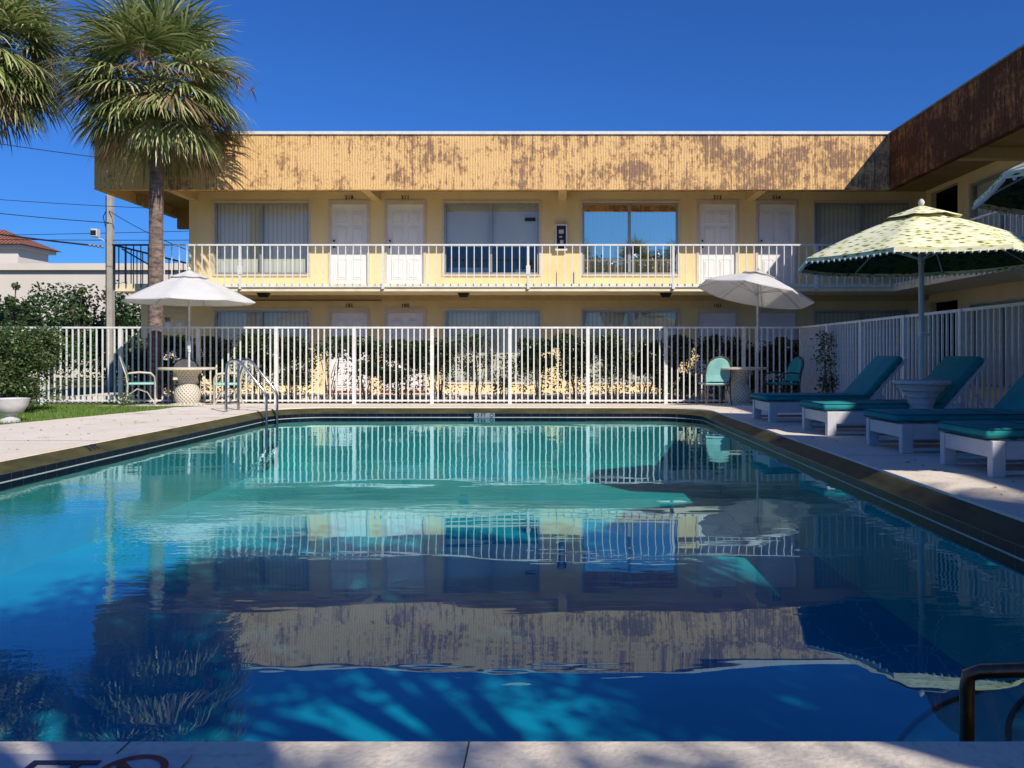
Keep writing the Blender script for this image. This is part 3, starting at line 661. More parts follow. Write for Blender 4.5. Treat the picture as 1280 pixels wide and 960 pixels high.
# balcony
t=MB(); t.box(-10.15,WX-.004,FY,WY-.003,2.51,2.685); t.box(-10.15,-9.035,WY-.003,22.2,2.51,2.685); t.build('balcony_slab',M['slab'],mo)
t=MB(); t.box(-9.0,WX-.01,WY-.16,WY-.004,2.385,2.508); t.build('ledge_beam',M['beam'],mo)
t=MB(); t.box(-8.9,-4.2,WY-.175,WY-.162,2.375,2.40); t.build('conduit',M['brownsteel'],mo)
for x in (-6.85,-2.1,2.7):
    t=MB(); n0=len(t.v)
    for z,r_ in ((2.507,.14),(2.505-.10,.085)):
        for a in range(4): t.v.append((x+r_*1.0*(1 if a in (1,2) else -1),WY-.9+r_*.7*(1 if a>1 else -1),z))
    for q in ((0,1,2,3),(7,6,5,4),(0,4,5,1),(1,5,6,2),(2,6,7,3),(3,7,4,0)): t.f.append(tuple(n0+i for i in q))
    t.build('ceiling_light',M['black'],mo)
t=MB(); 
for x in (-.12+.25,.55): t.box(x-.008,x+.008,WY-.03,WY-.002,2.72,3.1)
t.build('wall_conduit',M['alu'],mo)
# railings: front, in bays
RZ=3.58
def baluster_mesh(nm,h0,h1,wd,m):
    t=MB(); t.box(-wd/2,wd/2,-wd/2,wd/2,h0,h1); me=bpy.data.meshes.new(nm); me.from_pydata(t.v,[],t.f); me.materials.append(m); return me
bal=baluster_mesh('baluster',2.60,3.56,.02,M['rail']); 
bald=baluster_mesh('baluster',2.60,3.56,.018,M['darkrail'])
def inst(me,nm,loc,parent,rot=0):
    o=bpy.data.objects.new(nm,me); COL.objects.link(o); o.location=loc; o.parent=parent; o.rotation_euler=(0,0,rot); return o
xs=[-8.95+ .1745*i for i in range(97)]
bays=[xs[0:27],xs[27:54],xs[54:82],xs[82:]]
for bx in bays:
    x0,x1=bx[0]-.087,bx[-1]+.087
    t=MB(); t.box(x0,x1,FY-.045,FY-.005,RZ-.022,RZ+.015); t.box(x0,x1,FY-.04,FY-.012,2.60,2.625); 
    rl=t.build('railing',M['rail'],mo)
    for x in bx: inst(bal,'baluster',(x,FY-.026,0),rl)
for x in (-7.2,-.55,-3.9,2.8,6.1):
    t=MB(); t.box(x-.025,x+.025,FY-.056,FY-.003,2.56,RZ-.03); t.build('railing_post',M['rail'],mo)
    t=MB(); t.box(x-.045,x+.045,FY-.065,FY-.001,2.90,3.10) if x<-7 or x==-.55 else t.box(x-.03,x+.03,FY-.06,FY-.001,2.56,2.7); t.build('post_sleeve',M['rail'],mo)
t=MB(); t.box(-10.14,-9.04,FY-.045,FY-.005,RZ-.022,RZ+.015); t.box(-10.14,-10.10,FY,22.1,RZ-.022,RZ+.015); t.tube([(-9.98,FY+.06,3.5),(-9.35,FY+.5,3.05)],.018,6)
t.box(-10.13,-10.09,FY-.04,FY-.0,2.55,RZ)
rl=t.build('stair_railing',M['darkrail'],mo)
for i in range(6): inst(bald,'baluster',(-10.0+.17*i,FY-.026,0),rl)
for i in range(14): inst(bald,'baluster',(-10.12,FY+.2+.27*i,0),rl)

# side wing
wg=thing('motel_building','shaded right hand motel wing running towards the viewer behind the loungers','building')
ops=[]; dl=[]; wl=[]
for z0,wz in ((UF,3.04),(GF,.36)):
    ops.append((.25,1.55,z0,z0+2.2))
    for k in range(5):
        base=2.0+k*4.6
        wl.append((base+.1,base+2.45,wz,wz+1.79)); dl.append((base+2.85,base+3.85,z0))
        ops+= [(base+.1,base+2.45,wz,wz+1.79),(base+2.85,base+3.85,z0,z0+2.03)]
t=MB(); wall_open(t,wingmap,0,25.8,0,5.2,ops)
t.quad((WX,-6,0),(17,-6,0),(17,-6,5.2),(WX,-6,5.2)); t.quad((17,-6,0),(17,27,0),(17,27,5.2),(17,-6,5.2)); t.build('wall',M['wall'],wg)
for z0 in (UF,GF):
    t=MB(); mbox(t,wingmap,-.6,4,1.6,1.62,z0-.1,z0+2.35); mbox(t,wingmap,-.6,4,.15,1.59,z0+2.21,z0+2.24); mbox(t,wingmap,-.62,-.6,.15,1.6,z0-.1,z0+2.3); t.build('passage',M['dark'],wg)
for a,b,z0 in dl: door(wg,wingmap,a,b,z0)
for a,b,z0,z1 in wl: window(wg,wingmap,a,b,z0,z1,'blind')
t=MB(); t.box(FX,FX+.14,-6,FY+.14,4.86,6.13); t.build('fascia',M['fascia_shaded'],wg)
t=MB(); t.box(FX+.14,17,-6,FY+.139,5.10,5.16); t.build('soffit',M['soffit'],wg)
t=MB(); t.box(FX+.14,17,-6,FY+.13,5.98,6.05); t.build('roof',M['cap'],wg)
t=MB(); t.box(FX-.03,FX+.20,-6,FY-.05,6.132,6.165); t.build('roof_edging',M['wingcap'],wg)
for k in range(5):
    y=15.6-k*4.6; t=MB(); t.box(FX+.15,WX-.005,y-.1,y+.1,4.865,5.095); t.build('roof_beam',M['beam'],wg)
t=MB(); t.box(7.9,WX-.003,-6,FY-.004,2.511,2.684); t.build('balcony_slab',M['slab'],wg)
t=MB(); t.box(7.86,7.90,-6,FY-.06,RZ-.022,RZ+.015); rl=t.build('railing',M['rail'],wg)
for i in range(99): inst(bal,'baluster',(7.88,18.2-.1745*i,0),rl)
t=MB()
for i in range(99,138): t.box(7.87,7.89,18.2-.1745*i-.01,18.2-.1745*i+.01,2.6,3.56)
tag(t.build('baluster',M['rail'],rl),kind='stuff')

# extinguisher cabinet
ec=thing('extinguisher_cabinet','small dark cabinet in a white frame on the upper wall between two windows','cabinet',(.23,WY-.10,3.64))
t=MB(); t.box(-.12,.12,.01,.095,0,.61); t.build('case',M['black'],ec)
t=MB(); t.box(-.15,-.115,-.02,.09,-.02,.63); t.box(.115,.15,-.02,.09,-.02,.63); t.box(-.115,.115,-.02,.09,.60,.63); t.box(-.115,.115,-.02,.09,-.02,.02); t.build('frame',M['rail'],ec)
t=MB(); t.box(-.06,.06,.0,.008,.40,.50); t.box(-.03,.05,.0,.008,.12,.24); t.box(-.05,.02,.0,.008,.30,.34); t.build('notice',M['plate'],ec)

# ---------------------------------------------------------------- fences
pick=baluster_mesh('picket',.05,1.60,.026,M['rail'])
bf=thing('fence','long white metal picket fence across the far end of the pool','fence',(0,16.6,0))
posts=[-10.62+1.624*i for i in range(10)]
px=[]
X0,X1=-10.62,5.2
pk=[]
for p in posts:
    for k in range(1,13):
        x=p+k*1.624/13
        if x<5.12: pk.append(x)
vis=[x for x in pk if x>-10.3+.0]
vis=vis[-100:]; rest=[x for x in pk if x not in vis]
for x in vis: inst(pick,'picket',(x,0,0),bf)
t=MB()
for x in rest: t.box(x-.013,x+.013,-.013,.013,.05,1.60)
tag(t.build('picket',M['rail'],bf),kind='stuff')
for p in posts+[5.2]:
    t=MB(); t.box(p-.035,p+.035,-.035,.035,-.04,1.63); t.build('post',M['rail'],bf)
t=MB(); t.box(-14,5.2,-.022,.022,1.59,1.628); t.build('top_rail',M['rail'],bf)
t=MB(); t.box(-14,5.2,-.018,.018,.07,.105); t.build('bottom_rail',M['rail'],bf)
sf=thing('fence','shaded white metal picket fence along the right side behind the loungers','fence',(5.2,16.6,0))
for i in range(100):
    y=-(i+1)*.125
    if (i+1)%13==0: continue
    inst(pick,'picket',(0,y,0),sf)
for k in range(1,8):
    t=MB(); t.box(-.035,.035,-k*1.625-.035,-k*1.625+.035,-.0,1.63); t.build('post',M['rail'],sf)
t=MB(); t.box(-.022,.022,-12.6,-.04,1.59,1.628); t.build('top_rail',M['rail'],sf)
t=MB(); t.box(-.018,.018,-12.6,-.04,.20,.235); t.build('bottom_rail',M['rail'],sf)

# ---------------------------------------------------------------- furniture
def umbrella(name,label,loc,Rr,zr,za,cm,lm,tilt=0,tdir=0,pomp=False,rot=0,vent=True,group=None,pole_base=0,pole_r=.021,nose=8):
    e=thing(name,label,'umbrella',loc,rot,group)
    ph=Vector((0,0,za-.10)); T=Matrix.Translation(ph)@Matrix.Rotation(tdir,4,'Z')@Matrix.Rotation(tilt,4,'Y')@Matrix.Rotation(-tdir,4,'Z')@Matrix.Translation(-ph)
    t=MB(); t.tube([(0,0,pole_base),(0,0,za-.12)],pole_r,12); t.build('pole',M['pole'],e,smooth=True)
    t=MB(); t.rbox(-.028,.028,-.035,.035,1.10,1.28,.012); t.tube([(0,-.03,1.14),(0,-.09,1.13)],.008,6); t.tube([(0,-.09,1.13),(.03,-.10,1.10)],.012,6); t.lathe([(.03,1.05),(.032,1.1),(.022,1.12)],12); t.build('crank',M['pole'],e,smooth=True)
    NS=nose; SEG=6; K=10
    def surf(a,f,dzz=0,sag=1):   # a angle, f 0..1
        seg=a/(2*PI/NS); fr=seg-math.floor(seg); m_=math.cos(PI/NS)/math.cos((fr-.5)*2*PI/NS)
        r_=f*Rr*m_/1.0
        bow=4*fr*(1-fr)
        z=za+(zr-za)*(f**.93)+.05*math.sin(PI*f)*.9 - bow*.035*f*sag*(1-.6*f)
        return T@Vector((r_*math.cos(a),r_*math.sin(a),z+dzz))
    def canopy(f0,f1,dzz):
        t=MB(); n0=len(t.v); A=NS*SEG
        for i in range(K+1):
            f=f0+(f1-f0)*i/K
            for j in range(A): t.v.append(tuple(surf(2*PI*j/A,f,dzz)))
        for i in range(K):
            for j in range(A):
                a=n0+i*A+j; b=n0+i*A+(j+1)%A; t.f.append((a,b,b+A,a+A))
        return t
    c=canopy(.16 if vent else .03,1,0)
    # small hanging hem
    A=NS*SEG; n0=len(c.v)
    for j in range(A):
        p=surf(2*PI*j/A,1,0); c.v.append(tuple(p)); q=surf(2*PI*j/A,1.0,-.045 if pomp else -.02); c.v.append(tuple(q))
    for j in range(A): a=n0+2*j; b=n0+2*((j+1)%A); c.f.append((a,b,b+1,a+1))
    cn=c.build('canopy',cm,e,smooth=True)
    if lm is not None: canopy(.10,.99,-.012).build('underside',lm,cn,smooth=True)
    if vent:
        v=canopy(.02,.30,.045); v.build('vent_cap',cm,cn,smooth=True)
    for k in range(NS):
        t=MB(); a=2*PI*k/NS
        t.tube([surf(a,f,-.022,0) for f in (.04,.3,.6,.85,.985)],.0085,6); rb=t.build('rib',M['pole'],e)
        hub=T@Vector((.03*math.cos(a),.03*math.sin(a),zr+.02)); t=MB(); t.tube([hub,surf(a,.52,-.03,0)],.008,6); t.build('strut',M['pole'],rb)
    t=MB(); q=T@Vector((0,0,zr+.02)); t.tube([q-Vector((0,0,.06)),q+Vector((0,0,.03))],.036,10); t.build('hub',M['pole'],e)
    t=MB(); t.v=[]; t.lathe([(.012,za+.02),(.03,za+.05),(.034,za+.075),(.02,za+.10),(.004,za+.11)],12)
    t.v=[tuple(T@Vector(p)) for p in t.v]; t.build('finial',cm if not pomp else M['canvas'],e,smooth=True)
    if pomp:
        t=MB()
        N=NS*15
        for j in range(N):
            p=surf(2*PI*j/N,1.0,-.050)
            t.lathe([(.004,-.016),(.014,-.006),(.014,.006),(.004,.016)],6,c=tuple(p))
        t.build('pompom_trim',M['canvas'],cn)
    return e
umbrella('parasol','upright white market umbrella over the sunlit table by the left fence',(-7.12,15.62,0.04),1.24,2.05,2.62,M['canvas'],None,rot=R(10))
umbrella('parasol','tilted white umbrella behind the round table in the far right corner',(4.12,15.95,.03),1.16,2.22,2.66,M['canvas'],None,tilt=R(13),tdir=0,rot=R(22))
ua=umbrella('parasol','yellow patterned umbrella with pompom trim over the loungers, seen whole',(4.06,8.75,.15),1.36,1.93,2.50,M['pattern'],M['underside'],pomp=True,rot=R(10),pole_r=.029)
umbrella('parasol','yellow patterned umbrella cut off at the right picture edge, nearest the viewer',(4.28,5.25,.15),1.36,2.08,2.64,M['pattern'],M['underside'],pomp=True,rot=R(4),pole_r=.029)

def stone_table(label,loc):
    e=thing('garden_table',label,'table',loc)
    t=MB(); t.lathe([(.50,.695),(.535,.705),(.54,.72),(.535,.738),(.50,.742)],48); t.build('tabletop',M['stone'],e,smooth=True)
    t=MB(); t.lathe([(.33,.0),(.33,.03),(.24,.045),(.20,.06),(.232,.14),(.240,.21),(.232,.28),(.205,.35),(.165,.41),(.155,.43)],40); t.build('woven_base',M['lattice'],e,smooth=True)
    t=MB(); t.lathe([(.156,.431),(.16,.45),(.172,.52),(.20,.60),(.25,.67),(.265,.694)],40); t.build('flared_neck',M['lattice'],e,smooth=True)
    return e
stone_table('round cream stone table in the sun under the upright white umbrella',(-7.12,15.55,dz(15.55)))
stone_table('round stone table half in shade in the far right corner',(3.62,15.4,dz(15.4)))
def urn_table(label,loc):
    e=thing('pedestal_table',label,'table',loc)
    t=MB(); t.lathe([(.26,.56),(.295,.57),(.30,.585),(.295,.605),(.20,.61)],40); t.build('tabletop',M['urn'],e,smooth=True)
    t=MB(); t.lathe([(.19,0),(.19,.04),(.15,.06),(.12,.12),(.115,.20),(.13,.24),(.145,.26),(.145,.28),(.12,.30),(.12,.33),(.135,.35),(.14,.365),(.14,.385),(.155,.42),(.17,.43),(.17,.45),(.20,.49),(.225,.50),(.225,.515),(.26,.559)],40); t.build('urn_base',M['urn'],e,smooth=True)
    t=MB(); t.lathe([(.001,-.025),(.018,-.018),(.025,0),(.018,.018),(.001,.025)],10,c=(-.17,-.02,.27)); t.build('drain_plug',M['urn'],e,smooth=True)
    return e
urn_table('white cast stone pedestal table around the pole of the whole patterned umbrella',(4.06,8.75,.16))
urn_table('white cast stone pedestal table around the pole of the nearest patterned umbrella',(4.28,5.25,.16))

def lounger():
    e=thing('sun_lounger','lounger','sun lounger')
    W=.33; L=1.92
    for s in (-1,1):
        for x0,wx in ((.0,.105),(1.70,.09)):
            t=MB(); t.rbox(x0,x0+wx,s*W-.032,s*W+.032,0,.30,.006,seg=1); t.build('leg',M['pvc'],e)
        t=MB(); t.rbox(.106,1.699,s*W-.022,s*W+.022,.145,.295,.004,seg=1); t.box(.106,1.699,s*W-.015,s*W+.026 if s>0 else s*W+.015,.262,.30)
        t.build('side_rail',M['pvc'],e)
        t=MB(); t.rbox(.106,1.699,s*W-.018,s*W+.018,.02,.055,.004,seg=1); t.build('stretcher',M['pvc'],e)
    t=MB(); t.rbox(.01,.06,-W+.033,W-.033,.16,.295,.004,seg=1); t.build('end_rail',M['pvc'],e)
    t=MB(); t.rbox(1.72,1.77,-W+.033,W-.033,.16,.295,.004,seg=1); t.build('end_rail',M['pvc'],e)
    t=MB()
    for k in range(9): t.box(.08+k*.14,.17+k*.14,-W+.03,W-.03,.297,.312)
    t.build('slat',M['pvc'],e)
    t=MB(); t.rbox(-.04,1.36,-.345,.345,.314,.405,.036,seg=4)
    cu=t.build('seat_cushion',M['teal'],e,smooth=True)
    t=MB()
    for zz in (.328,.392):
        P=rrect(-.036,1.356,-.341,.341,.035,.003,4); P=[(p[0],p[1],zz) for p in P]; t.tube(P+[P[0]],.0055,6)
    for xx in (.45,.90): t.tube([(xx,-.335,.404),(xx,0,.4065),(xx,.335,.404)],.004,5)
    t.build('piping',M['tealdark'],cu,smooth=True)
    ang=R(-51); mt=Matrix.Translation((1.34,0,.33))@Matrix.Rotation(ang,4,'Y')
    t=MB(); t.rbox(.0,.78,-.345,.345,.015,.105,.036,mt,4); t.build('back_cushion',M['teal'],e,smooth=True)
    t=MB()
    for s in (-1,1): t.box(0,.80,s*W-.02,s*W+.02,-.03,.008,mt)
    for k in range(5): t.box(.05+k*.155,.13+k*.155,-W+.021,W-.021,-.015,.006,mt)
    bk=t.build('backrest_frame',M['pvc'],e)
    t=MB()
    for s in (-1,1): p=mt@Vector((.46,s*(W-.04),-.02)); t.tube([p,(1.86,s*(W-.04),.25)],.010,6)
    t.build('prop_rod',M['pvc'],e)
    t=MB()
    for s in (-1,1): t.rbox(1.42,1.52,s*(W+.04)-.012,s*(W+.04)+.012,.30,.40,.01)
    t.build('hinge_bracket',M['pvc'],e)
    return e
L0=lounger()
specs=[((2.82,10.75),R(3),'farthest teal cushioned sun lounger, next to the stone table corner'),
       ((2.98,9.05),R(4),'teal sun lounger with a sunlit foot end, behind the urn pedestal table'),
       ((3.12,7.50),R(3),'teal sun lounger in front of the urn pedestal table'),
       ((3.16,6.10),R(2),'nearest teal sun lounger, cut off by the right picture edge')]
for i,((x,y),a,lb) in enumerate(specs):
    q=L0 if i==0 else copy_tree(L0)
    q.scale=(1,1,.88); q.location=(x,y,.16); q.rotation_euler=(0,0,a); q['label']=lb; q['group']='teal sun loungers along the right side'

def chair(label,loc,rz,frame,strap):
    e=thing('patio_chair',label,'chair',loc,rz,'patio chairs at the stone tables')
    # faces +x
    for s in (-1,1):
        y=s*.25
        t=MB(); t.tube([(-.20,y,.62),(-.02,y*1.08,.64),(.18,y*1.08,.62),(.24,y*1.04,.55),(.25,y,.40),(.25,y,0)],.014,8); t.build('arm',frame,e,smooth=True)
        t=MB(); t.tube([(-.30,y,0),(-.22,y,.20),(-.21,y,.40),(-.24,y,.60),(-.30,y*.95,.78),(-.33,y*.7,.88)],.014,8); t.build('leg',frame,e,smooth=True)
        t=MB(); t.tube([(.25,y,.02),(.12,y,.26),(-.05,y,.33),(-.2,y,.22),(-.27,y,.06)],.009,6); t.build('brace',frame,e,smooth=True)
    t=MB(); t.tube([(-.33,-.175,.88),(-.345,-.09,.925),(-.35,0,.94),(-.345,.09,.925),(-.33,.175,.88)],.014,8); t.tube([(-.21,-.25,.40),(-.21,.25,.40)],.012,6); t.tube([(.25,-.25,.41),(.25,.25,.41)],.012,6); t.build('back_frame',frame,e,smooth=True)
    t=MB(); t.rbox(-.20,.24,-.235,.235,.405,.445,.015); t.build('seat',strap,e,smooth=True)
    t=MB(); prof=[(-.215,.47,.225),(-.235,.60,.235),(-.27,.72,.235),(-.305,.82,.205),(-.33,.89,.14),(-.338,.922,.06)]
    for (xa,za_,wa),(xb,zb,wb) in zip(prof,prof[1:]):
        for k in range(6):
            f0,f1=-1+k/3,-1+(k+1)/3
            cv=lambda f:.02*(1-f*f)
            t.quad((xa-cv(f0),wa*f0,za_),(xa-cv(f1),wa*f1,za_),(xb-cv(f1),wb*f1,zb),(xb-cv(f0),wb*f0,zb))
            t.quad((xa-cv(f0)+.02,wa*f0,za_),(xb-cv(f0)+.02,wb*f0,zb),(xb-cv(f1)+.02,wb*f1,zb),(xa-cv(f1)+.02,wa*f1,za_))
    t.build('backrest',strap,e,smooth=True)
    return e
chair('sunlit patio chair in profile on the left side of the left stone table',(-7.86,15.2,dz(15.2)),R(27),M['chairframe'],M['mint'])
chair('patio chair tucked behind the left stone table against the fence',(-7.42,16.12,dz(16.1)),R(-65),M['chairdark'],M['stone'])
chair('patio chair right of the left stone table behind the pool ladder',(-6.42,15.75,dz(15.75)),R(204),M['chairframe'],M['mint'])
chair('patio chair with a bright mint back lit by the sun beside the corner stone table',(3.12,15.35,dz(15.35)),R(98),M['chairdark'],M['mint'])
chair('dark teal patio chair in shade right of the corner stone table',(4.42,15.25,dz(15.3)),R(195),M['chairdark'],M['teal'])

# planter bowl
pb=thing('planter_bowl','white stone planter bowl on the lawn edge under the left bush','planter',(-7.22,10.6,.15))
t=MB(); t.lathe([(.12,0),(.12,.03),(.07,.06),(.07,.09),(.16,.14),(.21,.22),(.225,.29),(.235,.31),(.21,.315),(.19,.27)],32); t.build('bowl',M['urn'],pb,smooth=True)
t=MB(); t.lathe([(.19,.26),(.001,.272)],24); t.build('soil',M['soil'],pb)

# ---------------------------------------------------------------- plants
def leafquad(mb,c,sz,asp=.45,nrm=None):
    a=rnd.uniform(0,2*PI); b=rnd.uniform(-1,1)
    d1=Vector((math.cos(a)*math.sqrt(1-b*b),math.sin(a)*math.sqrt(1-b*b),b*.7)).normalized()
    d2=d1.cross(Vector((rnd.gauss(0,1),rnd.gauss(0,1),rnd.gauss(0,1)))).normalized()
    p=Vector(c); n=len(mb.v)
    mb.v+=[tuple(p-d1*sz*.5),tuple(p+d2*sz*asp*.5),tuple(p+d1*sz*.5),tuple(p-d2*sz*asp*.5)]; mb.f.append((n,n+1,n+2,n+3))
def shrub(label,x,y,w_,z0,z1,nl,lm,leafsz=.06,leggy=True,bottom=.4,group=None,clumps=14,dy=.32):
    e=thing('shrub',label,'shrub',(x,y,z0),0,group)
    st=MB(); fo=MB(); H_=z1-z0
    cl=[]
    for k in range(clumps):
        zz=H_*(bottom+(1-bottom)*rnd.random()**.7)-.06; cx=rnd.uniform(-w_,w_)*.8; cy=rnd.uniform(-dy,dy)*.8; cl.append((cx,cy,zz,rnd.uniform(.13,.24)))
    for k in range(9):
        c=rnd.choice(cl); bx=rnd.uniform(-.12,.12); st.tube([(bx,rnd.uniform(-.08,.08),0),(bx+(c[0]-bx)*.4+rnd.uniform(-.04,.04),c[1]*.4,c[2]*.45),(c[0],c[1],c[2])],[.014,.010,.005],5)
    for i in range(nl):
        if rnd.random()<.86:
            c=rnd.choice(cl); v=Vector((rnd.gauss(0,1),rnd.gauss(0,1),rnd.gauss(0,1))).normalized()*c[3]*rnd.random()**.4
            p=(c[0]+v.x,c[1]+v.y,min(c[2]+v.z,H_))
        else: p=(rnd.uniform(-w_,w_),rnd.uniform(-dy,dy),H_*(.12+.85*rnd.random()))
        leafquad(fo,p,leafsz*rnd.uniform(.7,1.2))
    st.build('stem',M['stem'],e); fo.build('foliage',lm,e)
    return e
hx=[(180,.50,1500,.2,'dense'),(226,.45,1400,.25,'d'),(272,.45,1100,.3,'d'),(322,.45,1100,.35,'d'),(366,.40,1000,.4,'d'),(410,.36,420,.72,'thin'),(455,.42,1000,.42,'d'),(500,.42,1200,.38,'d'),(548,.42,900,.45,'d'),(592,.38,520,.35,'thin'),(630,.30,260,.2,'thin'),(672,.40,1100,.42,'d'),(716,.42,1100,.42,'d'),(762,.42,1200,.38,'d'),(806,.42,800,.35,'d'),(850,.45,1300,.2,'d'),(900,.45,1300,.2,'d'),(950,.45,1300,.2,'d'),(992,.40,1200,.2,'d')]
desc=['under the trunk of the palm','right of the palm trunk','behind the left white umbrella pole','behind the pool ladder','left of the white door gap','before the left white door, bare below','between the two left white doors','before the second white door','just left of the middle window','below the left middle window, sparse','below the middle window, lowest and thinnest','left of the wall joint at the middle','under the reflective window, left half','under the reflective window, middle','under the reflective window, right half, leggy','left of the mint backed chair','behind the corner stone table','behind the tilted umbrella pole','in the far right corner of the fence']
for (p,w_,nl,bt,_),ds in zip(hx,desc):
    nl=int(nl*(6 if nl>600 else 2.6))
    y=17.35+rnd.uniform(-.1,.1); x=(p-690)/995*y
    top=1.42+rnd.uniform(-.08,.08)
    if p==630: top=1.05
    shrub('dark green hedge shrub behind the fence '+ds,x,y,w_,-.02,top,nl,M['hedgeleaf'],.08,bottom=bt,group='hedge shrubs between the fence and the motel')
shrub('big light green bush beside the white planter bowl at the left edge',-8.42,12.5,.66,.12,1.48,13000,M['bushleaf'],.06,bottom=.12,clumps=60,dy=.55)
shrub('big green bush at the left picture edge behind the planter bowl',-9.3,12.9,.85,.12,1.60,7500,M['bushleaf'],.06,bottom=.12,clumps=60,dy=.55)
shrub('small low bush at the end of the lawn beside the left patio chair',-7.95,14.75,.22,.07,.33,500,M['bushleaf'],.05,bottom=.1,clumps=6,dy=.2)
shrub('slim dark climbing shrub against the shaded right fence',5.05,14.6,.16,.12,1.48,700,M['hedgeleaf'],.07,bottom=.05,clumps=12,dy=.16)

def palm(label,x,y,zc,lean,seed,trunk_r=.15,nf=66,crown_r=1.0,dead=.16):
    rr=random.Random(seed)
    e=thing('palm_tree',label,'palm tree',(x,y,-.05))
    t=MB(); N=16; pts=[]; rs=[]
    for i in range(N+1):
        f=i/N; pts.append((lean[0]*f*f,lean[1]*f*f,zc*f)); rs.append(trunk_r*(1.15-.25*f+.04*rr.random()))
    t.tube(pts,rs,14); t.build('trunk',M['palmbark'],e,smooth=True)
    top=Vector((lean[0],lean[1],zc))
    def fan(mb,el,az,pl,fl,nl,droop):
        d_=Vector((math.cos(az)*math.cos(el),math.sin(az)*math.cos(el),math.sin(el)))
        side=Vector((-math.sin(az),math.cos(az),0)); 
        # petiole, arching down
        p=top+Vector((0,0,rr.uniform(-.25,.15))); P=[p.copy()]; dd=d_.copy()
        for k in range(4):
            dd=(dd+Vector((0,0,-.10*droop))).normalized(); p=p+dd*pl/4; P.append(p.copy())
        mb.tube(P,[.018,.015,.012,.010,.009],4,cap=False)
        up=side.cross(dd).normalized()
        if up.z<0: up=-up
        for k in range(nl):
            th=(-1+2*k/(nl-1))*R(118); l=fl*(.72+.28*math.cos(th*.75))*rr.uniform(.85,1.1)
            ld=(dd*math.cos(th)+side*math.sin(th)-up*.10*abs(math.sin(th))+Vector((rr.uniform(-.05,.05),rr.uniform(-.05,.05),rr.uniform(-.05,.05)))).normalized()
            wv=up.cross(ld).normalized()*.016
            q=P[-1].copy(); prev=None; S=4
            n0=len(mb.v)
            for s in range(S+1):
                f=s/S; ww=wv*(.6+1.4*f*(1-f)*2 if s<S else .05)
                if s==0: ww=wv*.5
                mb.v+= [tuple(q-ww),tuple(q+ww)]
                ld=(ld+Vector((0,0,-(.06+.50*f*f)*droop))).normalized(); q=q+ld*l/S
            for s in range(S):
                a=n0+2*s; mb.f.append((a,a+1,a+3,a+2))
    gm=MB(); dm=MB()
    for i in range(nf):
        f=(i+.5)/nf; el=R(86-132*f**.92)+rr.uniform(-.2,.2); az=i*2.39996+rr.uniform(-.25,.25)
        isdead= (f>.82 and rr.random()<.35) or (f>.4 and rr.random()<.08)
        fan(dm if isdead else gm,el,az,crown_r*rr.uniform(.75,1.05),crown_r*rr.uniform(.85,1.1),34,.95+.15*f)
    gm.build('crown',M['palmleaf'],e)
    for i in range(24):
        az=rr.uniform(0,2*PI); el=R(rr.uniform(-20,40)); d_=Vector((math.cos(az)*math.cos(el),math.sin(az)*math.cos(el),math.sin(el))); p=top.copy(); P=[p.copy()]
        for k in range(6): d_=(d_+Vector((0,0,-.14))).normalized(); p=p+d_*crown_r*.27; P.append(p.copy())
        dm.tube(P,[.012]*5+[.006,.004],4,cap=False)
        for k in range(150):
            b_=P[rr.randint(3,6)]; v=Vector((rr.gauss(0,1),rr.gauss(0,1),rr.gauss(0,1)-.6)).normalized()*rr.uniform(.15,.42); 
            s=v.cross(Vector((0,0,1))).normalized()*.008; n0=len(dm.v); dm.v+=[tuple(b_-s),tuple(b_+s),tuple(b_+v)]; dm.f.append((n0,n0+1,n0+2))
    if dm.f: dm.build('dry_stalks',M['palmdead'],e)
    # old leaf boots just under the crown
    t=MB()
    for i in range(40):
        az=i*2.4; z=zc-.05-rr.random()*.9; c=Vector((lean[0]*(z/zc)**2,lean[1]*(z/zc)**2,z)); o=Vector((math.cos(az),math.sin(az),0))
        t.beam(c+o*trunk_r*.8,c+o*(trunk_r*1.25)+Vector((0,0,.16)),.05,.015)
    t.build('leaf_boots',M['palmbark'],e)
    return e
palm('tall fan palm with a round crown in front of the motel roof corner',-8.52,17.1,6.92,(.1,-.1),3,.14,nf=104,crown_r=1.2)
palm('fan palm whose crown pokes in at the upper left picture corner',-12.6,17.6,7.95,(.1,-.1),11,.14,nf=104,crown_r=1.22)
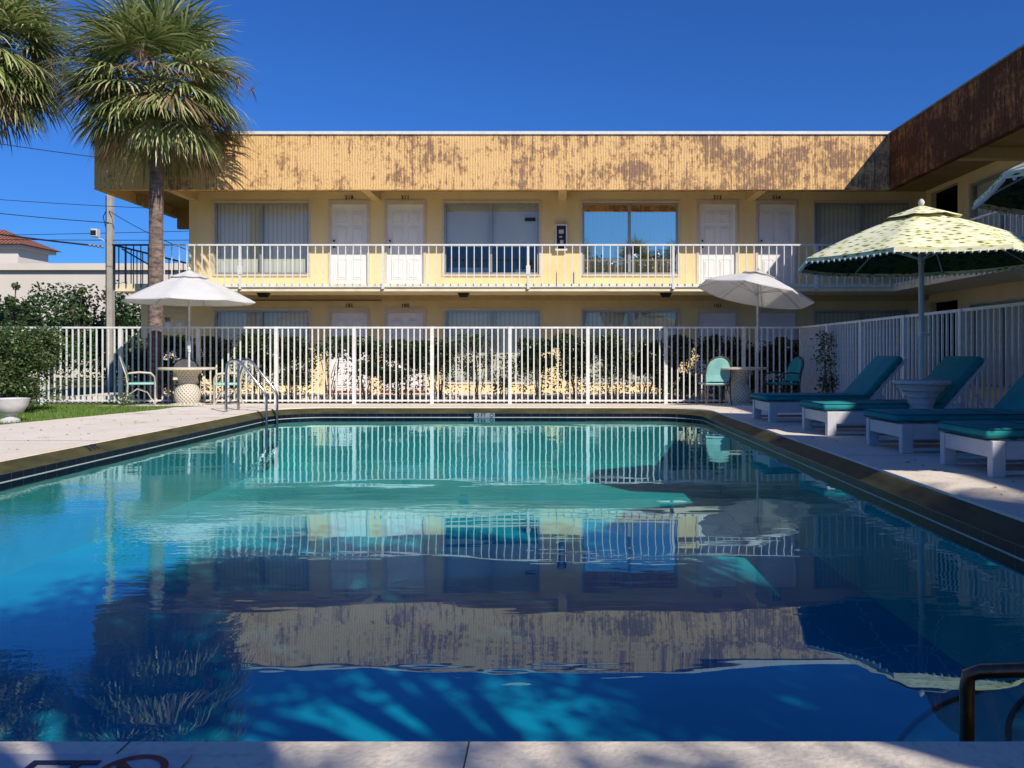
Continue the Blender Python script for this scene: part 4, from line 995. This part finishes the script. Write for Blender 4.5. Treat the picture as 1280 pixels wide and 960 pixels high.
# palms behind the viewer, mirrored in the windows, that also shade the near water
for i,(x,y,z,s) in enumerate(((.2,-6.4,5.6,21),(6.7,-2.2,5.3,22),(1.2,-5.6,6.1,23),(5.2,-9.5,6.6,25))):
    palm('fan palm standing on the near side of the pool, '+['right behind the viewer','by the near right corner','left of the others','farthest back'][i],x,y,z,(0,0),s,.14,nf=46,crown_r=1.05)
def tree(label,x,y,h,r,nl,trunk=.16,lm='treeleaf',leaf=.11,clumps=40,flat=.7,cat='tree',group=None,zmin=.35):
    e=thing('leafy_tree',label,cat,(x,y,-.06),0,group)
    t=MB(); fo=MB(); cl=[]
    for k in range(clumps):
        v=Vector((rnd.gauss(0,1),rnd.gauss(0,1),rnd.gauss(0,1))).normalized()*rnd.random()**.45
        cl.append(Vector((v.x*r,v.y*r,h-r*flat+v.z*r*flat)))
    t.tube([(0,0,0),(.05,0,h*.2),(.0,.05,h*.42)],[trunk,trunk*.8,trunk*.6],10)
    for k in range(min(12,clumps)):
        c=cl[k]; t.tube([(0,.05,h*.40),(c.x*.4,c.y*.4,h*.40+(c.z-h*.4)*.55),tuple(c)],[trunk*.45,trunk*.25,.02],6)
    t.build('trunk',M['bark'],e,smooth=True)
    for i in range(nl):
        c=rnd.choice(cl); v=Vector((rnd.gauss(0,1),rnd.gauss(0,1),rnd.gauss(0,.8))).normalized()*r*.28*rnd.random()**.4
        p=c+v
        if p.z<h*zmin*.4: continue
        leafquad(fo,p,leaf*rnd.uniform(.7,1.3),.5)
    fo.build('crown',M[lm],e); return e
tree('unseen leafy tree added behind the viewer to shade the near left water',1.5,-1.5,5.9,1.5,7000,clumps=36,flat=.5)  # unseen leafy trees, added and shaped to dapple the near water and coping
tree('unseen sparse leafy tree added well behind the viewer to dapple the marker plate',3.5,-4.5,6.2,1.6,3000,clumps=18)
tree('unseen sparse leafy tree added behind the viewer to dapple the near right coping',5.3,-4.9,6.4,1.6,3600,clumps=20)
tree('unseen leafy tree added on the right deck to shade the pool floor',5.0,.9,5.9,1.2,4200,clumps=24)
tree('leafy shade tree standing behind the viewer to the left',.6,-7.0,7.2,2.0,5200,clumps=34)
tree('unseen leafy tree added near the right wing to shade the water',4.9,-.7,6.0,1.7,6500,clumps=34)
tree('unseen leafy tree added behind the viewer, close to the deck marker, shading the water',2.8,-.7,5.9,1.6,7500,clumps=34,flat=.5)
tree('unseen leafy tree added on the right deck, nearest the pool, to shade its middle',3.3,.7,5.8,1.5,5600,clumps=28)
bt=[(-13.2,29.5,3.4,2.0),(-16.6,30,3.4,2.1),(-19.0,30,3.5,2.1),(-11.2,29,3.2,1.7),(-21.5,31,3.3,2.0),(-9.2,30,3.4,1.8)]
bd=['right of the utility pole','just left of the utility pole','in the middle of the row','under the balcony end of the motel','at the left picture edge','hidden mostly by the palm trunk']
for (x,y,h,r),dd in zip(bt,bd):
    tree('dark broadleaf tree before the white building, '+dd,x,y,h,r,7000,leaf=.17,clumps=55,flat=.78,group='dark trees before the white building',zmin=.0)
tree('thin young tree sticking up above the dark trees at the left',-17.6,26,3.75,.45,420,trunk=.04,lm='bushleaf',leaf=.13,clumps=9,flat=2.2)
tree('slim light green sapling near the utility pole',-14.9,25,3.35,.45,420,trunk=.04,lm='bushleaf',leaf=.13,clumps=9,flat=2.0)

# ---------------------------------------------------------------- far left background
wb=thing('commercial_building','long low white building with a small red tiled tower beyond the trees','building',(-30,36,0)); wb.location=(0,0,0)
t=MB(); t.box(-60,-9.5,36,48,0,5.0); t.build('wall',M['whitebuild'],wb)
t=MB(); t.box(-60,-9.4,35.9,48,5.001,5.10); t.build('parapet_cap',M['alu'],wb)
t=MB(); t.box(-60,-9.4,35.8,35.9,4.85,5.15); t.build('parapet_band',M['whitebuild'],wb)
t=MB(); t.box(-29.5,-25.5,38,40.3,5.101,6.1); t.build('tower',M['whitebuild'],wb)
t=MB(); t.box(-29.8,-25.25,37.75,40.55,6.101,6.27); t.build('tower_cornice',M['whitebuild'],wb)
t=MB(); a=[(-30.0,37.55,6.28),(-25.05,37.55,6.28),(-25.05,40.75,6.28),(-30.0,40.75,6.28)]; ap=(-27.0,39.15,7.2)
t.poly(a[::-1]); 
for i in range(4): t.poly([a[i],a[(i+1)%4],ap])
t.build('tiled_roof',M['terracotta'],wb)
up=thing('utility_pole','square concrete utility pole with a floodlight arm left of the motel','utility pole',(-14.97,27,0))
t=MB(); n0=0
for z,r_ in ((-.06,.10),(7.4,.075)):
    for a,b in ((-1,-1),(1,-1),(1,1),(-1,1)): t.v.append((a*r_,b*r_,z))
for q in ((0,3,2,1),(4,5,6,7),(0,1,5,4),(1,2,6,5),(2,3,7,6),(3,0,4,7)): t.f.append(q)
t.build('pole',M['concrete_pole'],up)
t=MB(); t.tube([(-.09,0,4.85),(-.30,0,4.95),(-.42,0,5.0)],.02,6); fl=t.build('lamp_arm',M['pole'],up)
t=MB(); t.rbox(-.62,-.40,-.14,.10,5.02,5.30,.02,Matrix.Translation((0,0,0)),1); f2=t.build('floodlight',M['pole'],up)
t=MB(); t.box(-.60,-.42,-.145,-.141,5.07,5.24); t.build('lens',M['black'],f2)
t=MB(); t.tube([(-.10,-.10,.2),(-.10,-.10,6.4)],.016,6); t.tube([(-.10,-.1,5.9),(-.2,-.1,5.7),(-.10,-.1,5.3)],.014,5); t.build('conduit',M['black'],up)
t=MB()
for k in range(4): t.lathe([(.02,-.05),(.05,-.02),(.05,.02),(.02,.05)],8,c=(-.20-.14*k,-.14,4.68+.02*k))
t.build('insulator',M['alu'],up)
def wire(label,p,q,sag,r_=.014):
    t=MB(); p=Vector(p); q=Vector(q); P=[]
    for i in range(25):
        f=i/24; v=p.lerp(q,f); v.z-=4*sag*f*(1-f); P.append(v)
    t.tube(P,r_,5); tag(t.build('power_line',M['wire']),label,'power line',group='power lines at the left')
wire('thick black power line rising left from the pole insulators',(-15.2,26.9,4.7),(-30,27,7.2),.25,.03)
wire('power line ending just above the floodlight',(-14.97,26.9,5.5),(-30,27,7.7),.3,.014)
wire('highest faint power line crossing below the palm crowns',(-11.5,25,6.9),(-32,26,10.6),.3,.012)
wire('second faint power line below the palm crowns',(-11.5,25,5.6),(-32,26,7.7),.3,.010)
wire('level power line passing behind the palm trunk',(-8.5,27,4.95),(-34,27,5.3),.15,.012)
wire('lowest level power line behind the palm trunk just above the white wall',(-8.5,30,5.85),(-34,32,5.75),.1,.012)
wire('short service line sloping from the pole down to the motel',(-14.97,26.9,5.9),(-9.0,23,3.6),.2,.012)
